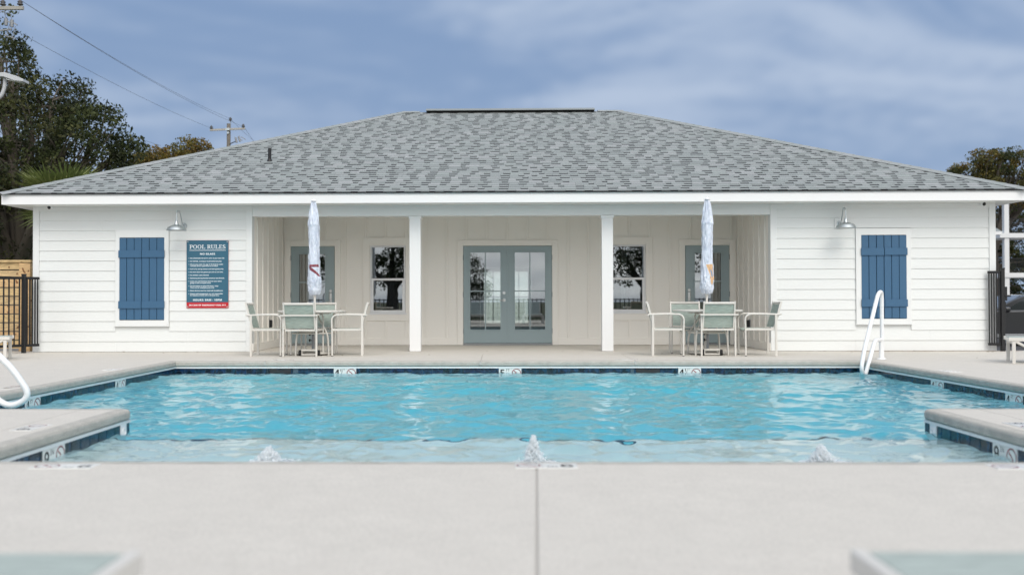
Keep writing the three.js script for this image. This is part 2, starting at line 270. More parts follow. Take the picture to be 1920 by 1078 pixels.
{
  mesh('pool_wall', slab([[-13.95, 0.62], [13.95, 0.62], [13.95, 21.95], [-13.95, 21.95]], -2.3, -0.0855, [WALL]), M.plaster, pool);
  mesh('pool_floor', slab([[-5.2, 2.4], [5.7, 2.4], [5.7, 12.2], [-5.2, 12.2]], -1.7, -1.42), M.plaster, pool);
  mesh('shelf', slab([[-3.3, 9.42], [3.6, 9.42], [3.6, 12.1], [-3.3, 12.1]], -1.5, WATER - 0.23), std([0.93, 0.925, 0.895], 0.7, { map: plasterMap, metre: 0.5 }), pool);
  mesh('shelf_edge_tile', span(-3.3, 3.6, WATER - 0.2305, WATER - 0.2275, 9.423, 9.450), M.tile[3], pool);
  // waterline tiles, white strip above them, depth markers let into the tiles
  const tg = [0, 1, 2].map((k) => { const g = new RoundedBoxGeometry(0.1495, 0.1495, 0.008, 1, 0.0025).toNonIndexed(); return metreUV(g, 2.5, k * 0.37, k * 0.61); });
  const runs = [[0, 'far'], [1, 'right'], [7, 'left'], [5, 'pierL'], [3, 'pierR']];
  const marks = { 0: [[-2.382, '4½', 'FT'], [0.073, '5', 'FT'], [2.725, '4½', 'FT']], 1: [[5.06, '4', 'FT'], [6.80, '4', 'FT']], 7: [[4.78, '4', 'FT'], [7.16, '4', 'FT']], 5: [[10.58, '9', 'IN']], 3: [[10.50, '9', 'IN']] };
  const markMap = {};
  const markMat = (a, b) => markMap[a] ??= std([0.85, 0.85, 0.84], 0.25, { map: canvasMap(512, 256, (c, w, h) => drawMarker(c, w, h, a, b)) });
  for (const [i] of runs) {
    const p = WALL[i], q = WALL[(i + 1) % 8], L = Math.hypot(q[0] - p[0], q[1] - p[1]), d = [(q[0] - p[0]) / L, (q[1] - p[1]) / L], nin = [-d[1], d[0]], ry = Math.atan2(nin[0], nin[1]);
    const along = (s, k) => [p[0] + d[0] * s + nin[0] * k, p[1] + d[1] * s + nin[1] * k];
    const sAt = (v) => i === 0 ? v - p[0] : (v - p[1]) / d[1];
    const ms = (marks[i] ?? []).map(([v, a, b]) => [sAt(v), a, b]);
    for (const [s, a, b] of ms) { const [x, z] = along(s, 0.006); const m = mesh('depth_marker', new RoundedBoxGeometry(0.335, 0.157, 0.012, 1, 0.002), markMat(a, b), pool, [x, -0.180, z], [0, ry, 0]); faceUV(m.geometry); }
    const sk = i === 0 ? [[sAt(-3.348), 0.44], [sAt(2.112), 0.47]] : [];
    for (const [s, w] of sk) {
      const [x, z] = along(s, 0), k = group('skimmer', pool, [x, WATER + 0.01, z], ry);
      mesh('opening', span(-w / 2 + 0.06, w / 2 - 0.06, -0.07, 0.06, 0.002, 0.007), M.dark, k);
      mesh('skimmer_frame', [span(-w / 2 + 0.03, -w / 2 + 0.06, -0.08, 0.065, 0, 0.014), span(w / 2 - 0.06, w / 2 - 0.03, -0.08, 0.065, 0, 0.014), span(-w / 2 + 0.03, w / 2 - 0.03, 0.06, 0.068, 0, 0.013), span(-0.04, 0.04, 0.045, 0.06, 0, 0.013)], M.tile[0], k);
    }
    const pitch = 0.1525, count = Math.floor(L / pitch);
    for (let k = 0; k < count; k++) {
      const s = (k + 0.5) * L / count;
      if (ms.some(([c]) => Math.abs(c - s) < 0.2) && ms.every(([c]) => Math.abs(c - s) > 0.2 || Math.abs(c - s) < 0.115)) continue;
      if (ms.some(([c]) => Math.abs(c - s) < 0.115) || sk.some(([c, w]) => Math.abs(c - s) < w / 2)) continue;
      const [x, z] = along(s, 0.004);
      const m = mesh('waterline_tile', tg[Math.floor(rnd() * 3)], M.tile[Math.floor(rnd() * 4)], pool, [x, -0.1875 + rr(-0.0008, 0.0008), z], [0, ry, 0]);
      const near = ms.filter(([c]) => Math.abs(c - s) < 0.245).map(([c]) => c)[0];
      if (near !== undefined) { const e = Math.abs(near - s) - 0.168, w = Math.min(0.149, e + 0.0745); m.scale.x = w / 0.1495; const [x2, z2] = along(near + Math.sign(s - near) * (0.169 + w / 2), 0.004); m.position.set(x2, m.position.y, z2); }
    }
    const [mx, mz] = along(L / 2, 0.009);
    { const [gx, gz] = along(L / 2, 0.0005); mesh('tile_grout', box(L - 0.02, 0.15, 0.003), M.grout, pool, [gx, -0.186, gz], [0, ry, 0]); }
    mesh('white_strip', box(L - 0.02, 0.024, 0.018), M.trim, pool, [mx, -0.0975, mz], [0, ry, 0]);
  }
  for (const [x, z, ry] of [[-3.1 - 0.031, 9.33, Math.PI / 2], [3.445 - 0.004, 9.36, -Math.PI / 2]]) {                // fittings by the pier corners
    const k = group('return_fitting', pool, [x, WATER + 0.012, z], ry);
    mesh('cover_plate', rbox(0.12, 0.135, 0.014, 0, 0, 0.004), M.vinyl, k);
    mesh('eyelet', new THREE.TorusGeometry(0.03, 0.008, 8, 20).translate(0, 0, 0.012), M.vinyl, k);
  }
  // flat markers let into the deck
  const flat = (x, z, ry, a, b, w = 0.335) => { const m = mesh('depth_marker', new THREE.BoxGeometry(w, 0.152, 0.006).rotateX(-Math.PI / 2), markMat(a, b), deck, [x, 0.0005, z], [0, ry, 0]); faceUV(m.geometry, 'y'); };
  flat(0.219, 12.03, Math.PI, '9', 'IN'); flat(-2.39, 12.06, Math.PI, '9', 'IN'); flat(2.76, 12.05, Math.PI, '9', 'IN');
  flat(-3.36, 10.42, Math.PI / 2, '9', 'IN'); flat(3.67, 10.3, -Math.PI / 2, '9', 'IN');
  flat(-5.13, 4.5, Math.PI / 2, '4', 'FT'); flat(-5.13, 7.15, Math.PI / 2, '4', 'FT'); flat(5.52, 4.95, -Math.PI / 2, '4', 'FT'); flat(5.57, 6.9, -Math.PI / 2, '4', 'FT');
  flat(-3.35, 2.46, 0, '4½', 'FT'); flat(1.83, 2.46, 0, '5', 'FT');
}
function faceUV(g, axis = 'z') {                                // the picture fills the front face; every other face takes the blank margin
  g.computeBoundingBox(); const b = g.boundingBox, p = g.attributes.position, n = g.attributes.normal, uv = g.attributes.uv, v = axis === 'z' ? 'Y' : 'Z', lo = axis === 'z' ? b.min.y : b.min.z, hi = axis === 'z' ? b.max.y : b.max.z;
  for (let i = 0; i < p.count; i++) {
    const front = (axis === 'z' ? n.getZ(i) : n.getY(i)) > 0.5, t = (p['get' + v](i) - lo) / (hi - lo);
    uv.setXY(i, front ? (p.getX(i) - b.min.x) / (b.max.x - b.min.x) : 0.005, front ? (axis === 'z' ? t : 1 - t) : 0.005);
  }
}
function drawMarker(c, w, h, a, b) {
  c.fillStyle = '#f1f1ee'; c.fillRect(0, 0, w, h);
  c.fillStyle = '#0b0b0c'; c.textBaseline = 'middle'; c.textAlign = 'left';
  c.font = 'bold 225px sans-serif';
  if (a === '4½') { c.fillText('4', 14, 126); c.font = 'bold 92px sans-serif'; c.fillText('1', 136, 66); c.fillText('2', 178, 186); c.lineWidth = 9; c.strokeStyle = '#0b0b0c'; c.beginPath(); c.moveTo(146, 196); c.lineTo(204, 76); c.stroke(); c.font = '62px sans-serif'; c.fillText(b, 196, 52); }
  else { c.fillText(a, 22, 126); c.font = '88px sans-serif'; c.fillText(b, 158, 66); }
  c.fillStyle = '#c9c9c6'; c.fillRect(284, 10, 5, h - 20);
  c.strokeStyle = '#15151a'; c.lineWidth = 12; c.beginPath(); c.arc(400, 128, 92, 0, 7); c.stroke();
  c.strokeStyle = '#b3242c'; c.lineWidth = 8; c.beginPath(); c.arc(400, 128, 99, 0, 7); c.stroke();
  c.fillStyle = '#15151a'; c.beginPath(); c.arc(424, 150, 13, 0, 7); c.fill();                       // a diver, head down
  c.strokeStyle = '#15151a'; c.lineWidth = 15; c.lineCap = 'round'; c.beginPath(); c.moveTo(410, 132); c.lineTo(380, 100); c.lineTo(350, 92); c.stroke();
  c.lineWidth = 9; c.beginPath(); c.moveTo(408, 134); c.lineTo(446, 176); c.moveTo(336, 176); c.quadraticCurveTo(360, 160, 384, 176); c.quadraticCurveTo(408, 190, 432, 178); c.stroke();
  c.strokeStyle = '#c0262e'; c.lineWidth = 11; c.beginPath(); c.moveTo(336, 62); c.lineTo(464, 194); c.stroke();
}
const JETS = [[-1.567, 10.85, 0.105, 0.13], [0.183, 10.85, 0.175, 0.105], [2.068, 10.85, 0.115, 0.13]];
{
  const waves = [];
  for (let i = 0; i < 46; i++) {
    const lam = 0.13 * Math.pow(7, Math.pow(rnd(), 1.5)), a = rr(-1, 1) * 1.35 + (rnd() < 0.3 ? Math.PI / 2 : 0.15), k = T2 / lam;
    waves.push([k * Math.sin(a), k * Math.cos(a), rr(0, T2), 0.019 * Math.pow(lam, 1.05) * rr(0.5, 1.2) / k * k]);
  }
  const h = (x, z) => {
    const wx = x + 0.13 * n2(x * 0.9, z * 0.9) + 0.03 * n2(x * 3.1 + 7, z * 3.1), wz = z + 0.13 * n2(x * 0.9 + 30, z * 0.9) + 0.03 * n2(x * 3.1, z * 3.1 + 17);
    let s = 0; for (const [kx, kz, p, a] of waves) s += a * Math.sin(kx * wx + kz * wz + p);
    s *= 0.36 * (0.75 + 0.5 * n2(x * 0.45 + 3, z * 0.6));
    s += 0.0035 * n2(x * 4.5, z * 6) + 0.0016 * n2(x * 10, z * 13);
    for (const [jx, jz, , r] of JETS) { const d = Math.hypot(x - jx, z - jz); s += 0.010 * Math.sin(d * 30 + n2(x * 3, z * 3)) * Math.exp(-d * 2.2) + 0.02 * Math.exp(-((d / (r * 0.9)) ** 2)); }
    return WATER + s;
  };
  const x0 = -5.08, x1 = 5.6, z0 = 2.56, z1 = 12, nx = 430, nz = 420, pos = [], idx = [];
  for (let j = 0; j <= nz; j++) for (let i = 0; i <= nx; i++) { const x = x0 + (x1 - x0) * i / nx, z = z0 + (z1 - z0) * j / nz; pos.push(x, h(x, z), z); }
  for (let j = 0; j < nz; j++) for (let i = 0; i < nx; i++) { const a = j * (nx + 1) + i, b = a + nx + 1; idx.push(a, b, a + 1, a + 1, b, b + 1); }
  const edge = []; for (let i = 0; i <= nx; i++) edge.push(i); for (let j = 1; j <= nz; j++) edge.push(j * (nx + 1) + nx); for (let i = nx - 1; i >= 0; i--) edge.push(nz * (nx + 1) + i); for (let j = nz - 1; j > 0; j--) edge.push(j * (nx + 1));
  const top = pos.length / 3; for (const e of edge) pos.push(pos[3 * e], -1.66, pos[3 * e + 2]);
  const mid = pos.length / 3; pos.push((x0 + x1) / 2, -1.66, (z0 + z1) / 2);
  edge.forEach((e, k) => { const f = edge[(k + 1) % edge.length], a = top + k, b = top + (k + 1) % edge.length; idx.push(e, f, a, f, b, a, a, b, mid); });
  const g = new THREE.BufferGeometry(); g.setAttribute('position', new THREE.Float32BufferAttribute(pos, 3)); g.setIndex(idx); g.computeVertexNormals();
  const m = phys([1, 1, 1], 0.02, { transmission: 1, thickness: 1.2, ior: 1.333, attenuationColor: new THREE.Color().setRGB(0.64, 0.94, 0.98), attenuationDistance: 1 });
  struct(mesh('pool_water', g, m, scene), 'clear turquoise rippled water filling the pool', 'pool water');
}
// bubbling jets on the shelf
{
  const foam = phys([0.93, 0.95, 0.96], 0.3, { transmission: 0.6, thickness: 0, side: THREE.DoubleSide });
  const where = ['left of the three, low and broad', 'middle one of the three, tall and narrow', 'right of the three, with side spray'];
  JETS.forEach(([x, z, ht, r], j) => {
    const t = thing('water_jet', `white foaming bubbler jet on the shallow shelf, ${where[j]}`, 'water jet', [x, WATER, z], 0, 'bubbler jets on the shallow pool shelf');
    const bl = [], gs = [1, 2, 3].map((k) => { const g = new THREE.IcosahedronGeometry(1, 1), p = g.attributes.position; for (let i = 0; i < p.count; i++) { const q = 1 + 0.35 * n3(p.getX(i) * 1.7 + k * 9, p.getY(i) * 1.7, p.getZ(i) * 1.7); p.setXYZ(i, p.getX(i) * q, p.getY(i) * q, p.getZ(i) * q); } g.computeVertexNormals(); return g; });
    for (let i = 0; i < 1000; i++) {
      const u = Math.pow(rnd(), 0.8), y = u * ht * rr(0.85, 1.08), w = r * 0.72 * Math.pow(1 - u * 0.86, 0.9), a = rnd() * T2, q = Math.sqrt(rnd()) * w * (1 + 0.25 * n2(a * 2, u * 3)), s = rr(0.003, 0.0105) * (1.15 - 0.4 * u);
      bl.push(gs[i % 3].clone().rotateX(rnd() * 6).rotateY(rnd() * 6).scale(s, s * rr(0.8, 1.8), s).translate(Math.cos(a) * q, y, Math.sin(a) * q));
    }
    mesh('foam', bl, foam, t);
    const dr = [];
    for (let i = 0; i < 260; i++) { const a = rnd() * T2, q = r * rr(0.3, 1.5), s = rr(0.002, 0.006); dr.push(gs[i % 3].clone().scale(s, s, s).translate(Math.cos(a) * q + (j === 2 ? 0.07 * rnd() : 0), Math.max(0.005, ht * (1 - q / r / 1.2) * rr(0.1, 1.1)), Math.sin(a) * q)); }
    mesh('droplets', dr, foam, t).userData.kind = 'stuff';
    const ch = [];
    for (let i = 0; i < 380; i++) { const a = rnd() * T2, q = r * (0.7 + 0.9 * rnd() * rnd()), s = rr(0.004, 0.012); ch.push(gs[i % 3].clone().scale(s * 1.5, s * 0.5, s * 1.2).translate(Math.cos(a) * q + (j === 2 ? 0.1 : 0.06) * rnd(), 0.004, Math.sin(a) * q)); }
    mesh('surface_froth', ch, foam, t).userData.kind = 'stuff';
  });
}

// ------------------------------------------------------------------ the pool house
const HL = -8.34, HR = 8.515, HB = -11.7, PL = -4.45, PR = 4.63, PZ = -2.5, SOFFIT = 2.565;
const house = thing('pool_house', 'white single storey pool house with grey shingled hip roof and open porch', 'pool house');
{
  // walls behind the boards
  const back = plate(PL, PR, 0, 2.6, [[-0.835, 0.942, 0.03, 1.985], [-4.304, -3.423, 0.03, 1.987], [3.598, 4.477, 0.03, 1.982], [-2.703, -1.997, 0.638, 1.998], [2.1, 2.808, 0.644, 1.998]], 0.15, PZ - 0.15);
  mesh('porch_back_wall', back, M.cream, house);
  mesh('porch_side_wall', span(PL - 0.15, PL, 0, 2.6, PZ - 0.15, -0.151), M.cream, house);
  mesh('porch_side_wall', span(PR, PR + 0.15, 0, 2.6, PZ - 0.15, -0.151), M.cream, house);
  mesh('front_wall', span(HL + 0.15, PL - 0.15, 0, 2.6, -0.18, -0.022), M.siding, house);
  mesh('front_wall', span(PR + 0.15, HR - 0.15, 0, 2.6, -0.18, -0.022), M.siding, house);
  mesh('side_wall', span(HL, HL + 0.15, 0, 2.6, HB, -0.022), M.siding, house);
  mesh('side_wall', span(HR - 0.15, HR, 0, 2.6, HB, -0.022), M.siding, house);
  mesh('rear_wall', plate(HL + 0.15, HR - 0.15, 0, 2.6, [[-0.72, 0.78, 0.03, 1.85]], 0.15, HB), M.siding, house);
  for (const x of [-1.9, 2.4]) mesh('partition_wall', span(x - 0.05, x + 0.05, 0, 2.6, HB + 0.15, PZ - 0.15), M.room, house);
  mesh('room_floor', span(HL + 0.16, HR - 0.16, 0.001, 0.006, HB + 0.16, PZ - 0.16), M.room, house);
  mesh('ceiling', span(HL + 0.15, HR - 0.15, 2.601, 2.64, HB + 0.15, PZ - 0.0), M.room, house);
  // rear glazed doors, seen through the front ones
  const rd = group('rear_door', house, [0.03, 0.03, HB]);
  for (const s of [-1, 1]) { mesh('door_leaf', plate(-0.37, 0.37, 0, 1.81, [[-0.27, 0.27, 0.2, 1.70]], 0.045, 0.05).translate(s * 0.375, 0, 0), M.door, rd); mesh('door_pane', span(-0.27, 0.27, 0.2, 1.70, 0.07, 0.074).translate(s * 0.375, 0, 0), phys([0.95, 0.97, 0.96], 0, { transmission: 1, thickness: 0, ior: 1.45 }), rd); mesh('muntin', [span(-0.012, 0.012, 0.2, 1.7, 0.06, 0.085).translate(s * 0.375, 0, 0), span(-0.27, 0.27, 0.95, 0.975, 0.062, 0.083).translate(s * 0.375, 0, 0)], M.door, rd); }
  // lap siding, one board at a time
  const boards = new Map();
  const board = (L) => { const k = L.toFixed(3); if (!boards.has(k)) { const s = new THREE.Shape([[0.022, 0], [0.022, 0.1785], [0.012, 0.1785], [-0.0015, 0.003], [0, 0]].map((p) => new THREE.Vector2(...p))); boards.set(k, metreUV(new THREE.ExtrudeGeometry(s, { depth: L, bevelEnabled: false }).rotateY(Math.PI / 2), 0.8)); } return boards.get(k); };
  const lay = (x0, x1, y, hgt = 0.1778) => { const g = board(+(x1 - x0).toFixed(3)), m = mesh('siding_board', g, M.siding, house, [x0, y, 0]); if (hgt !== 0.1778) m.scale.y = hgt / 0.1785; return m; };
  const courses = [[0.006, 0.179], ...Array.from({ length: 13 }, (_, k) => [0.185 + 0.1778 * k, k === 12 ? 0.171 : 0.1778])];
  const joints = [0.37, 0.72, 0.22, 0.55, 0.85, 0.30, 0.64];
  courses.forEach(([y, hgt], k) => {
    for (const [a, b, c0, c1, cy0, cy1] of [[HL + 0.107, PL - 0.11, -6.875, -5.918, 0.462, 2.15], [PR + 0.11, HR - 0.107, 6.102, 7.061, 0.470, 2.132]]) {
      const inside = y + hgt > cy0 + 0.02 && y < cy1 - 0.02, cut = inside ? [[a, c0], [c1, b]] : [[a, a + (b - a) * joints[k % 7]], [a + (b - a) * joints[k % 7] + 0.0015, b]];
      for (const [p, q] of cut) lay(p, q, y, hgt);
    }
  });
  // corner boards, frieze, porch beam and its trim
  for (const [x0, x1] of [[HL - 0.004, HL + 0.105], [PL - 0.108, PL], [PR, PR + 0.108], [HR - 0.105, HR + 0.004]]) mesh('corner_board', rspan(x0, x1, 0.004, SOFFIT - 0.001, -0.15, 0.012, 0.003), M.paint, house);
  mesh('frieze_board', span(HL + 0.106, PL - 0.109, 2.49, SOFFIT - 0.002, -0.02, 0.009), M.paint, house);
  mesh('frieze_board', span(PR + 0.109, HR - 0.106, 2.485, SOFFIT - 0.002, -0.02, 0.009), M.paint, house);
  mesh('porch_beam', rspan(PL + 0.001, PR - 0.001, 2.38, SOFFIT - 0.001, -0.21, 0.002, 0.003), M.paint, house);
  for (const x of [-1.578, 1.796]) mesh('beam_seam_trim', rspan(x - 0.035, x + 0.035, 2.39, SOFFIT - 0.003, 0.0, 0.008, 0.002), M.paint, house);
  for (const x of [-1.578, 1.796]) {
    const c = group('column', house, [x, 0, -0.104]);
    mesh('shaft', rbox(0.196, 2.372, 0.196, 0, 1.19, 0, 0.004), M.trim, c);
    mesh('capital', rbox(0.228, 0.042, 0.228, 0, 2.357, 0, 0.004), M.trim, c);
  }
  // board and batten in the porch
  const battens = [], opens = [[-0.955, 1.06, 0, 2.10], [-4.43, -3.30, 0, 2.105], [3.475, 4.60, 0, 2.10], [-2.85, -1.86, 0.49, 2.155], [1.96, 2.945, 0.49, 2.155]];
  for (let k = -11; k <= 11; k++) {
    const x = 0.046 + k * 0.4064; if (x < PL + 0.02 || x > PR - 0.02) continue;
    let ys = [[0.142, 2.6]];
    for (const [a, b, c, d] of opens) if (x > a - 0.02 && x < b + 0.02) ys = ys.flatMap(([p, q]) => [[p, Math.min(q, c)], [Math.max(p, d), q]]).filter(([p, q]) => q - p > 0.02);
    for (const [p, q] of ys) mesh('batten', rspan(x - 0.021, x + 0.021, p, q, PZ, PZ + 0.019, 0.003), M.cream, house);
  }
  for (const [wx, s] of [[PL, 1], [PR, -1]]) for (let k = 0; k < 6; k++) mesh('batten', rspan(-0.0095, 0.0095, 0.142, 2.6, -0.021, 0.021, 0.003).translate(wx + s * 0.0095, 0, -0.34 - k * 0.4064), M.cream, house);
  for (const [x0, x1] of [[PL, -4.43], [-3.30, -0.957], [1.062, 3.473], [4.602, PR]]) mesh('baseboard', rspan(x0, x1, 0.004, 0.141, PZ, PZ + 0.021, 0.003), M.cream, house);
  for (const [wx, s] of [[PL, 1], [PR, -1]]) mesh('baseboard', rspan(-0.0105, 0.0105, 0.004, 0.141, PZ + 0.022, -0.004, 0.003).translate(wx + s * 0.0105, 0, 0), M.cream, house);
  for (const [wx, s] of [[PL, 1], [PR, -1]]) { const p = s > 0 ? at(504, 607, 'x', PL) : at(1407, 607, 'x', PR), o = group('outlet_cover', house, [wx, p.y, p.z], s * Math.PI / 2); mesh('cover', rbox(0.09, 0.14, 0.05, 0, 0, 0.03, 0.012), M.black, o); mesh('gasket', rbox(0.105, 0.155, 0.012, 0, 0, 0.008), M.greyMetal, o); }
  // casings round the porch openings
  const casing = (x0, x1, y0, y1, o0, o1, p0, p1, z = PZ) => {
    mesh('casing', plate(x0, x1, y0, y1, [[o0, o1, Math.max(p0, y0 + 1e-4), p1]], 0.028, z, 0.003), M.cream, house);
  };
  for (const [x0, x1, y1, o0, o1, p1] of [[-0.955, 1.06, 2.10, -0.84, 0.947, 1.99], [-4.43, -3.30, 2.105, -4.31, -3.417, 1.992], [3.475, 4.60, 2.10, 3.592, 4.483, 1.987]]) {
    mesh('casing', [rspan(x0, o0, 0.004, y1, PZ, PZ + 0.028, 0.003), rspan(o1, x1, 0.004, y1, PZ, PZ + 0.028, 0.003), rspan(o0, o1, p1, y1, PZ, PZ + 0.028, 0.003)], M.cream, house);
    mesh('threshold', span(o0, o1, 0.001, 0.028, PZ - 0.14, PZ + 0.03), M.greyMetal, house);
  }
  casing(-2.85, -1.86, 0.49, 2.155, -2.71, -1.99, 0.632, 2.004); casing(1.96, 2.945, 0.49, 2.155, 2.093, 2.815, 0.638, 2.004);
}
// doors
{
  const hinge = (d, x, y) => mesh('hinge', cyl(0.011, 0.011, 0.1, x, y - 0.05, 0.012, 10), M.greyMetal, d);
  function leaf(parent, x0, x1, y1, lx0, lx1, ly0, ly1, cols, z = 0) {
    mesh('door_leaf', plate(x0, x1, 0.008, y1, [[lx0, lx1, ly0, ly1]], 0.045, -0.035 + z, 0.003), M.door, parent);
    mesh('lite_frame', plate(lx0 - 0.022, lx1 + 0.022, ly0 - 0.022, ly1 + 0.022, [[lx0 + 0.006, lx1 - 0.006, ly0 + 0.006, ly1 - 0.006]], 0.010, 0.0095 + z, 0.002), M.door, parent);
    const ym = (ly0 + ly1) / 2, w = (lx1 - lx0) / cols;
    for (let c = 0; c < cols; c++) for (const [a, b] of [[ly0, ym], [ym, ly1]]) mesh('pane', span(lx0 + c * w, lx0 + (c + 1) * w, a, b, -0.014 + z, -0.010 + z), M.glass, parent);
    const mu = [span(lx0, lx1, ym - 0.011, ym + 0.011, -0.006 + z, 0.008 + z)];
    for (let c = 1; c < cols; c++) mu.push(span(lx0 + c * w - 0.011, lx0 + c * w + 0.011, ly0, ly1, -0.007 + z, 0.007 + z));
    mesh('muntin', mu, M.door, parent);
  }
  const d = group('double_door', house, [0, 0.03, PZ]);
  leaf(d, -0.832, 0.048, 1.952, -0.70, -0.085, 0.272, 1.828, 2); leaf(d, 0.057, 0.939, 1.950, 0.193, 0.807, 0.272, 1.828, 2);
  mesh('astragal', rspan(0.036, 0.070, 0.01, 1.95, 0.0105, 0.018, 0.002), M.door, d);
  for (const y of [0.25, 0.98, 1.72]) { hinge(d, -0.842, y); hinge(d, 0.949, y); }
  mesh('lever_handle', [cyl(0.032, 0.032, 0.012, 0, 0, 0, 20).rotateX(Math.PI / 2).translate(-0.018, 0.868, 0.012), tube([V(-0.018, 0.868, 0.02), V(-0.018, 0.868, 0.065), V(-0.11, 0.862, 0.065)], 0.008, 0.02, 20)], M.steel, d);
  mesh('deadbolt', [cyl(0.03, 0.03, 0.018, 0, 0, 0, 20).rotateX(Math.PI / 2).translate(-0.018, 1.013, 0.012), cyl(0.012, 0.012, 0.008, 0, 0, 0, 12).rotateX(Math.PI / 2).translate(-0.018, 1.013, 0.03)], M.steel, d);
  for (const [x0, x1, lx0, lx1, hx, lock, y1] of [[-4.300, -3.427, -4.14, -3.605, -4.312, -3.50, 1.953], [3.602, 4.473, 3.785, 4.312, 4.485, 3.672, 1.948]]) {
    const e = group('glazed_door', house, [0, 0.03, PZ]);
    leaf(e, x0, x1, y1, lx0, lx1, 0.665, 1.805, 1);
    for (const y of [0.25, 0.98, 1.72]) hinge(e, hx, y);
    mesh('keypad_lock', [rbox(0.058, 0.14, 0.028, lock, 0.955, 0.024, 0.012), rbox(0.055, 0.1, 0.02, lock, 0.845, 0.02, 0.012)], M.steel, e);
    mesh('lever_handle', tube([V(lock, 0.84, 0.02), V(lock, 0.84, 0.07), V(lock + Math.sign(hx - lock) * 0.09, 0.838, 0.07)], 0.008, 0.02, 20), M.steel, e);
    mesh('deadbolt', cyl(0.028, 0.028, 0.02, 0, 0, 0, 20).rotateX(Math.PI / 2).translate(lock, 1.06, 0.012), M.steel, e);
  }
  // single-hung windows
  for (const [x0, x1, y0, y1] of [[-2.703, -1.997, 0.638, 1.998], [2.1, 2.808, 0.644, 1.998]]) {
    const w = group('window', house, [0, 0, PZ]), ym = y0 + (y1 - y0) * 0.495;
    mesh('window_frame', plate(x0, x1, y0, y1, [[x0 + 0.022, x1 - 0.022, y0 + 0.022, y1 - 0.022]], 0.09, -0.075, 0.003), M.vinyl, w);
    const up = group('upper_sash', w), lo = group('lower_sash', w);
    mesh('sash_frame', plate(x0 + 0.023, x1 - 0.023, ym, y1 - 0.023, [[x0 + 0.034, x1 - 0.034, ym + 0.03, y1 - 0.033]], 0.03, -0.055, 0.002), M.vinyl, up);
    mesh('pane', span(x0 + 0.033, x1 - 0.033, ym + 0.029, y1 - 0.032, -0.042, -0.038), M.glass, up);
    mesh('sash_frame', plate(x0 + 0.023, x1 - 0.023, y0 + 0.023, ym + 0.028, [[x0 + 0.062, x1 - 0.062, y0 + 0.062, ym - 0.014]], 0.03, -0.022, 0.002), M.vinyl, lo);
    mesh('pane', span(x0 + 0.061, x1 - 0.061, y0 + 0.061, ym - 0.013, -0.010, -0.006), M.glass, lo);
    mesh('sill', rspan(x0 - 0.03, x1 + 0.03, y0 - 0.022, y0 + 0.002, 0.016, 0.042, 0.004), M.vinyl, w);
  }
}
// shutters in their white casings
for (const [x0, x1, y0, y1, c0, c1, d0, d1] of [[-6.80, -5.997, 0.553, 2.021, -6.872, -5.922, 0.464, 2.148], [6.192, 6.977, 0.553, 2.021, 6.105, 7.058, 0.472, 2.13]]) {
  mesh('shutter_casing', plate(c0, c1, d0, d1, [[x0 + 0.006, x1 - 0.006, y0 + 0.006, y1 - 0.006]], 0.030, -0.006, 0.003), M.paint, house);
  mesh('casing_sill', rspan(c0 - 0.01, c1 + 0.01, d0 - 0.016, d0 - 0.001, -0.006, 0.034, 0.003), M.paint, house);
  const s = group('shutter', house), w = (x1 - x0) / 6;
  mesh('shutter_backing', span(x0 - 0.01, x1 + 0.01, y0 - 0.01, y1 + 0.01, -0.012, -0.007), M.black, s);
  for (let k = 0; k < 6; k++) { const gap = k === 2 || k === 3 ? 0.0045 : 0.004, a = x0 + k * w + gap + rr(-0.001, 0.001), b = x0 + (k + 1) * w - gap; mesh('plank', rspan(a, b, y0 + 0.012 + rr(0, 0.004), y1 - 0.012 - rr(0, 0.003), 0.012, 0.032, 0.004), M.blue, s); }
  for (const y of [1.725, 0.832]) for (const k of [0, 1]) mesh('rail', rspan(x0 + 0.002 + k * (3 * w + 0.003) - (k ? 0 : 0.008), x0 + 3 * w * (k + 1) - (k ? -0.006 : 0.004), y - 0.066 + (k ? 0.004 : 0), y + 0.064, 0.033, 0.054, 0.004), M.blue, s);
}
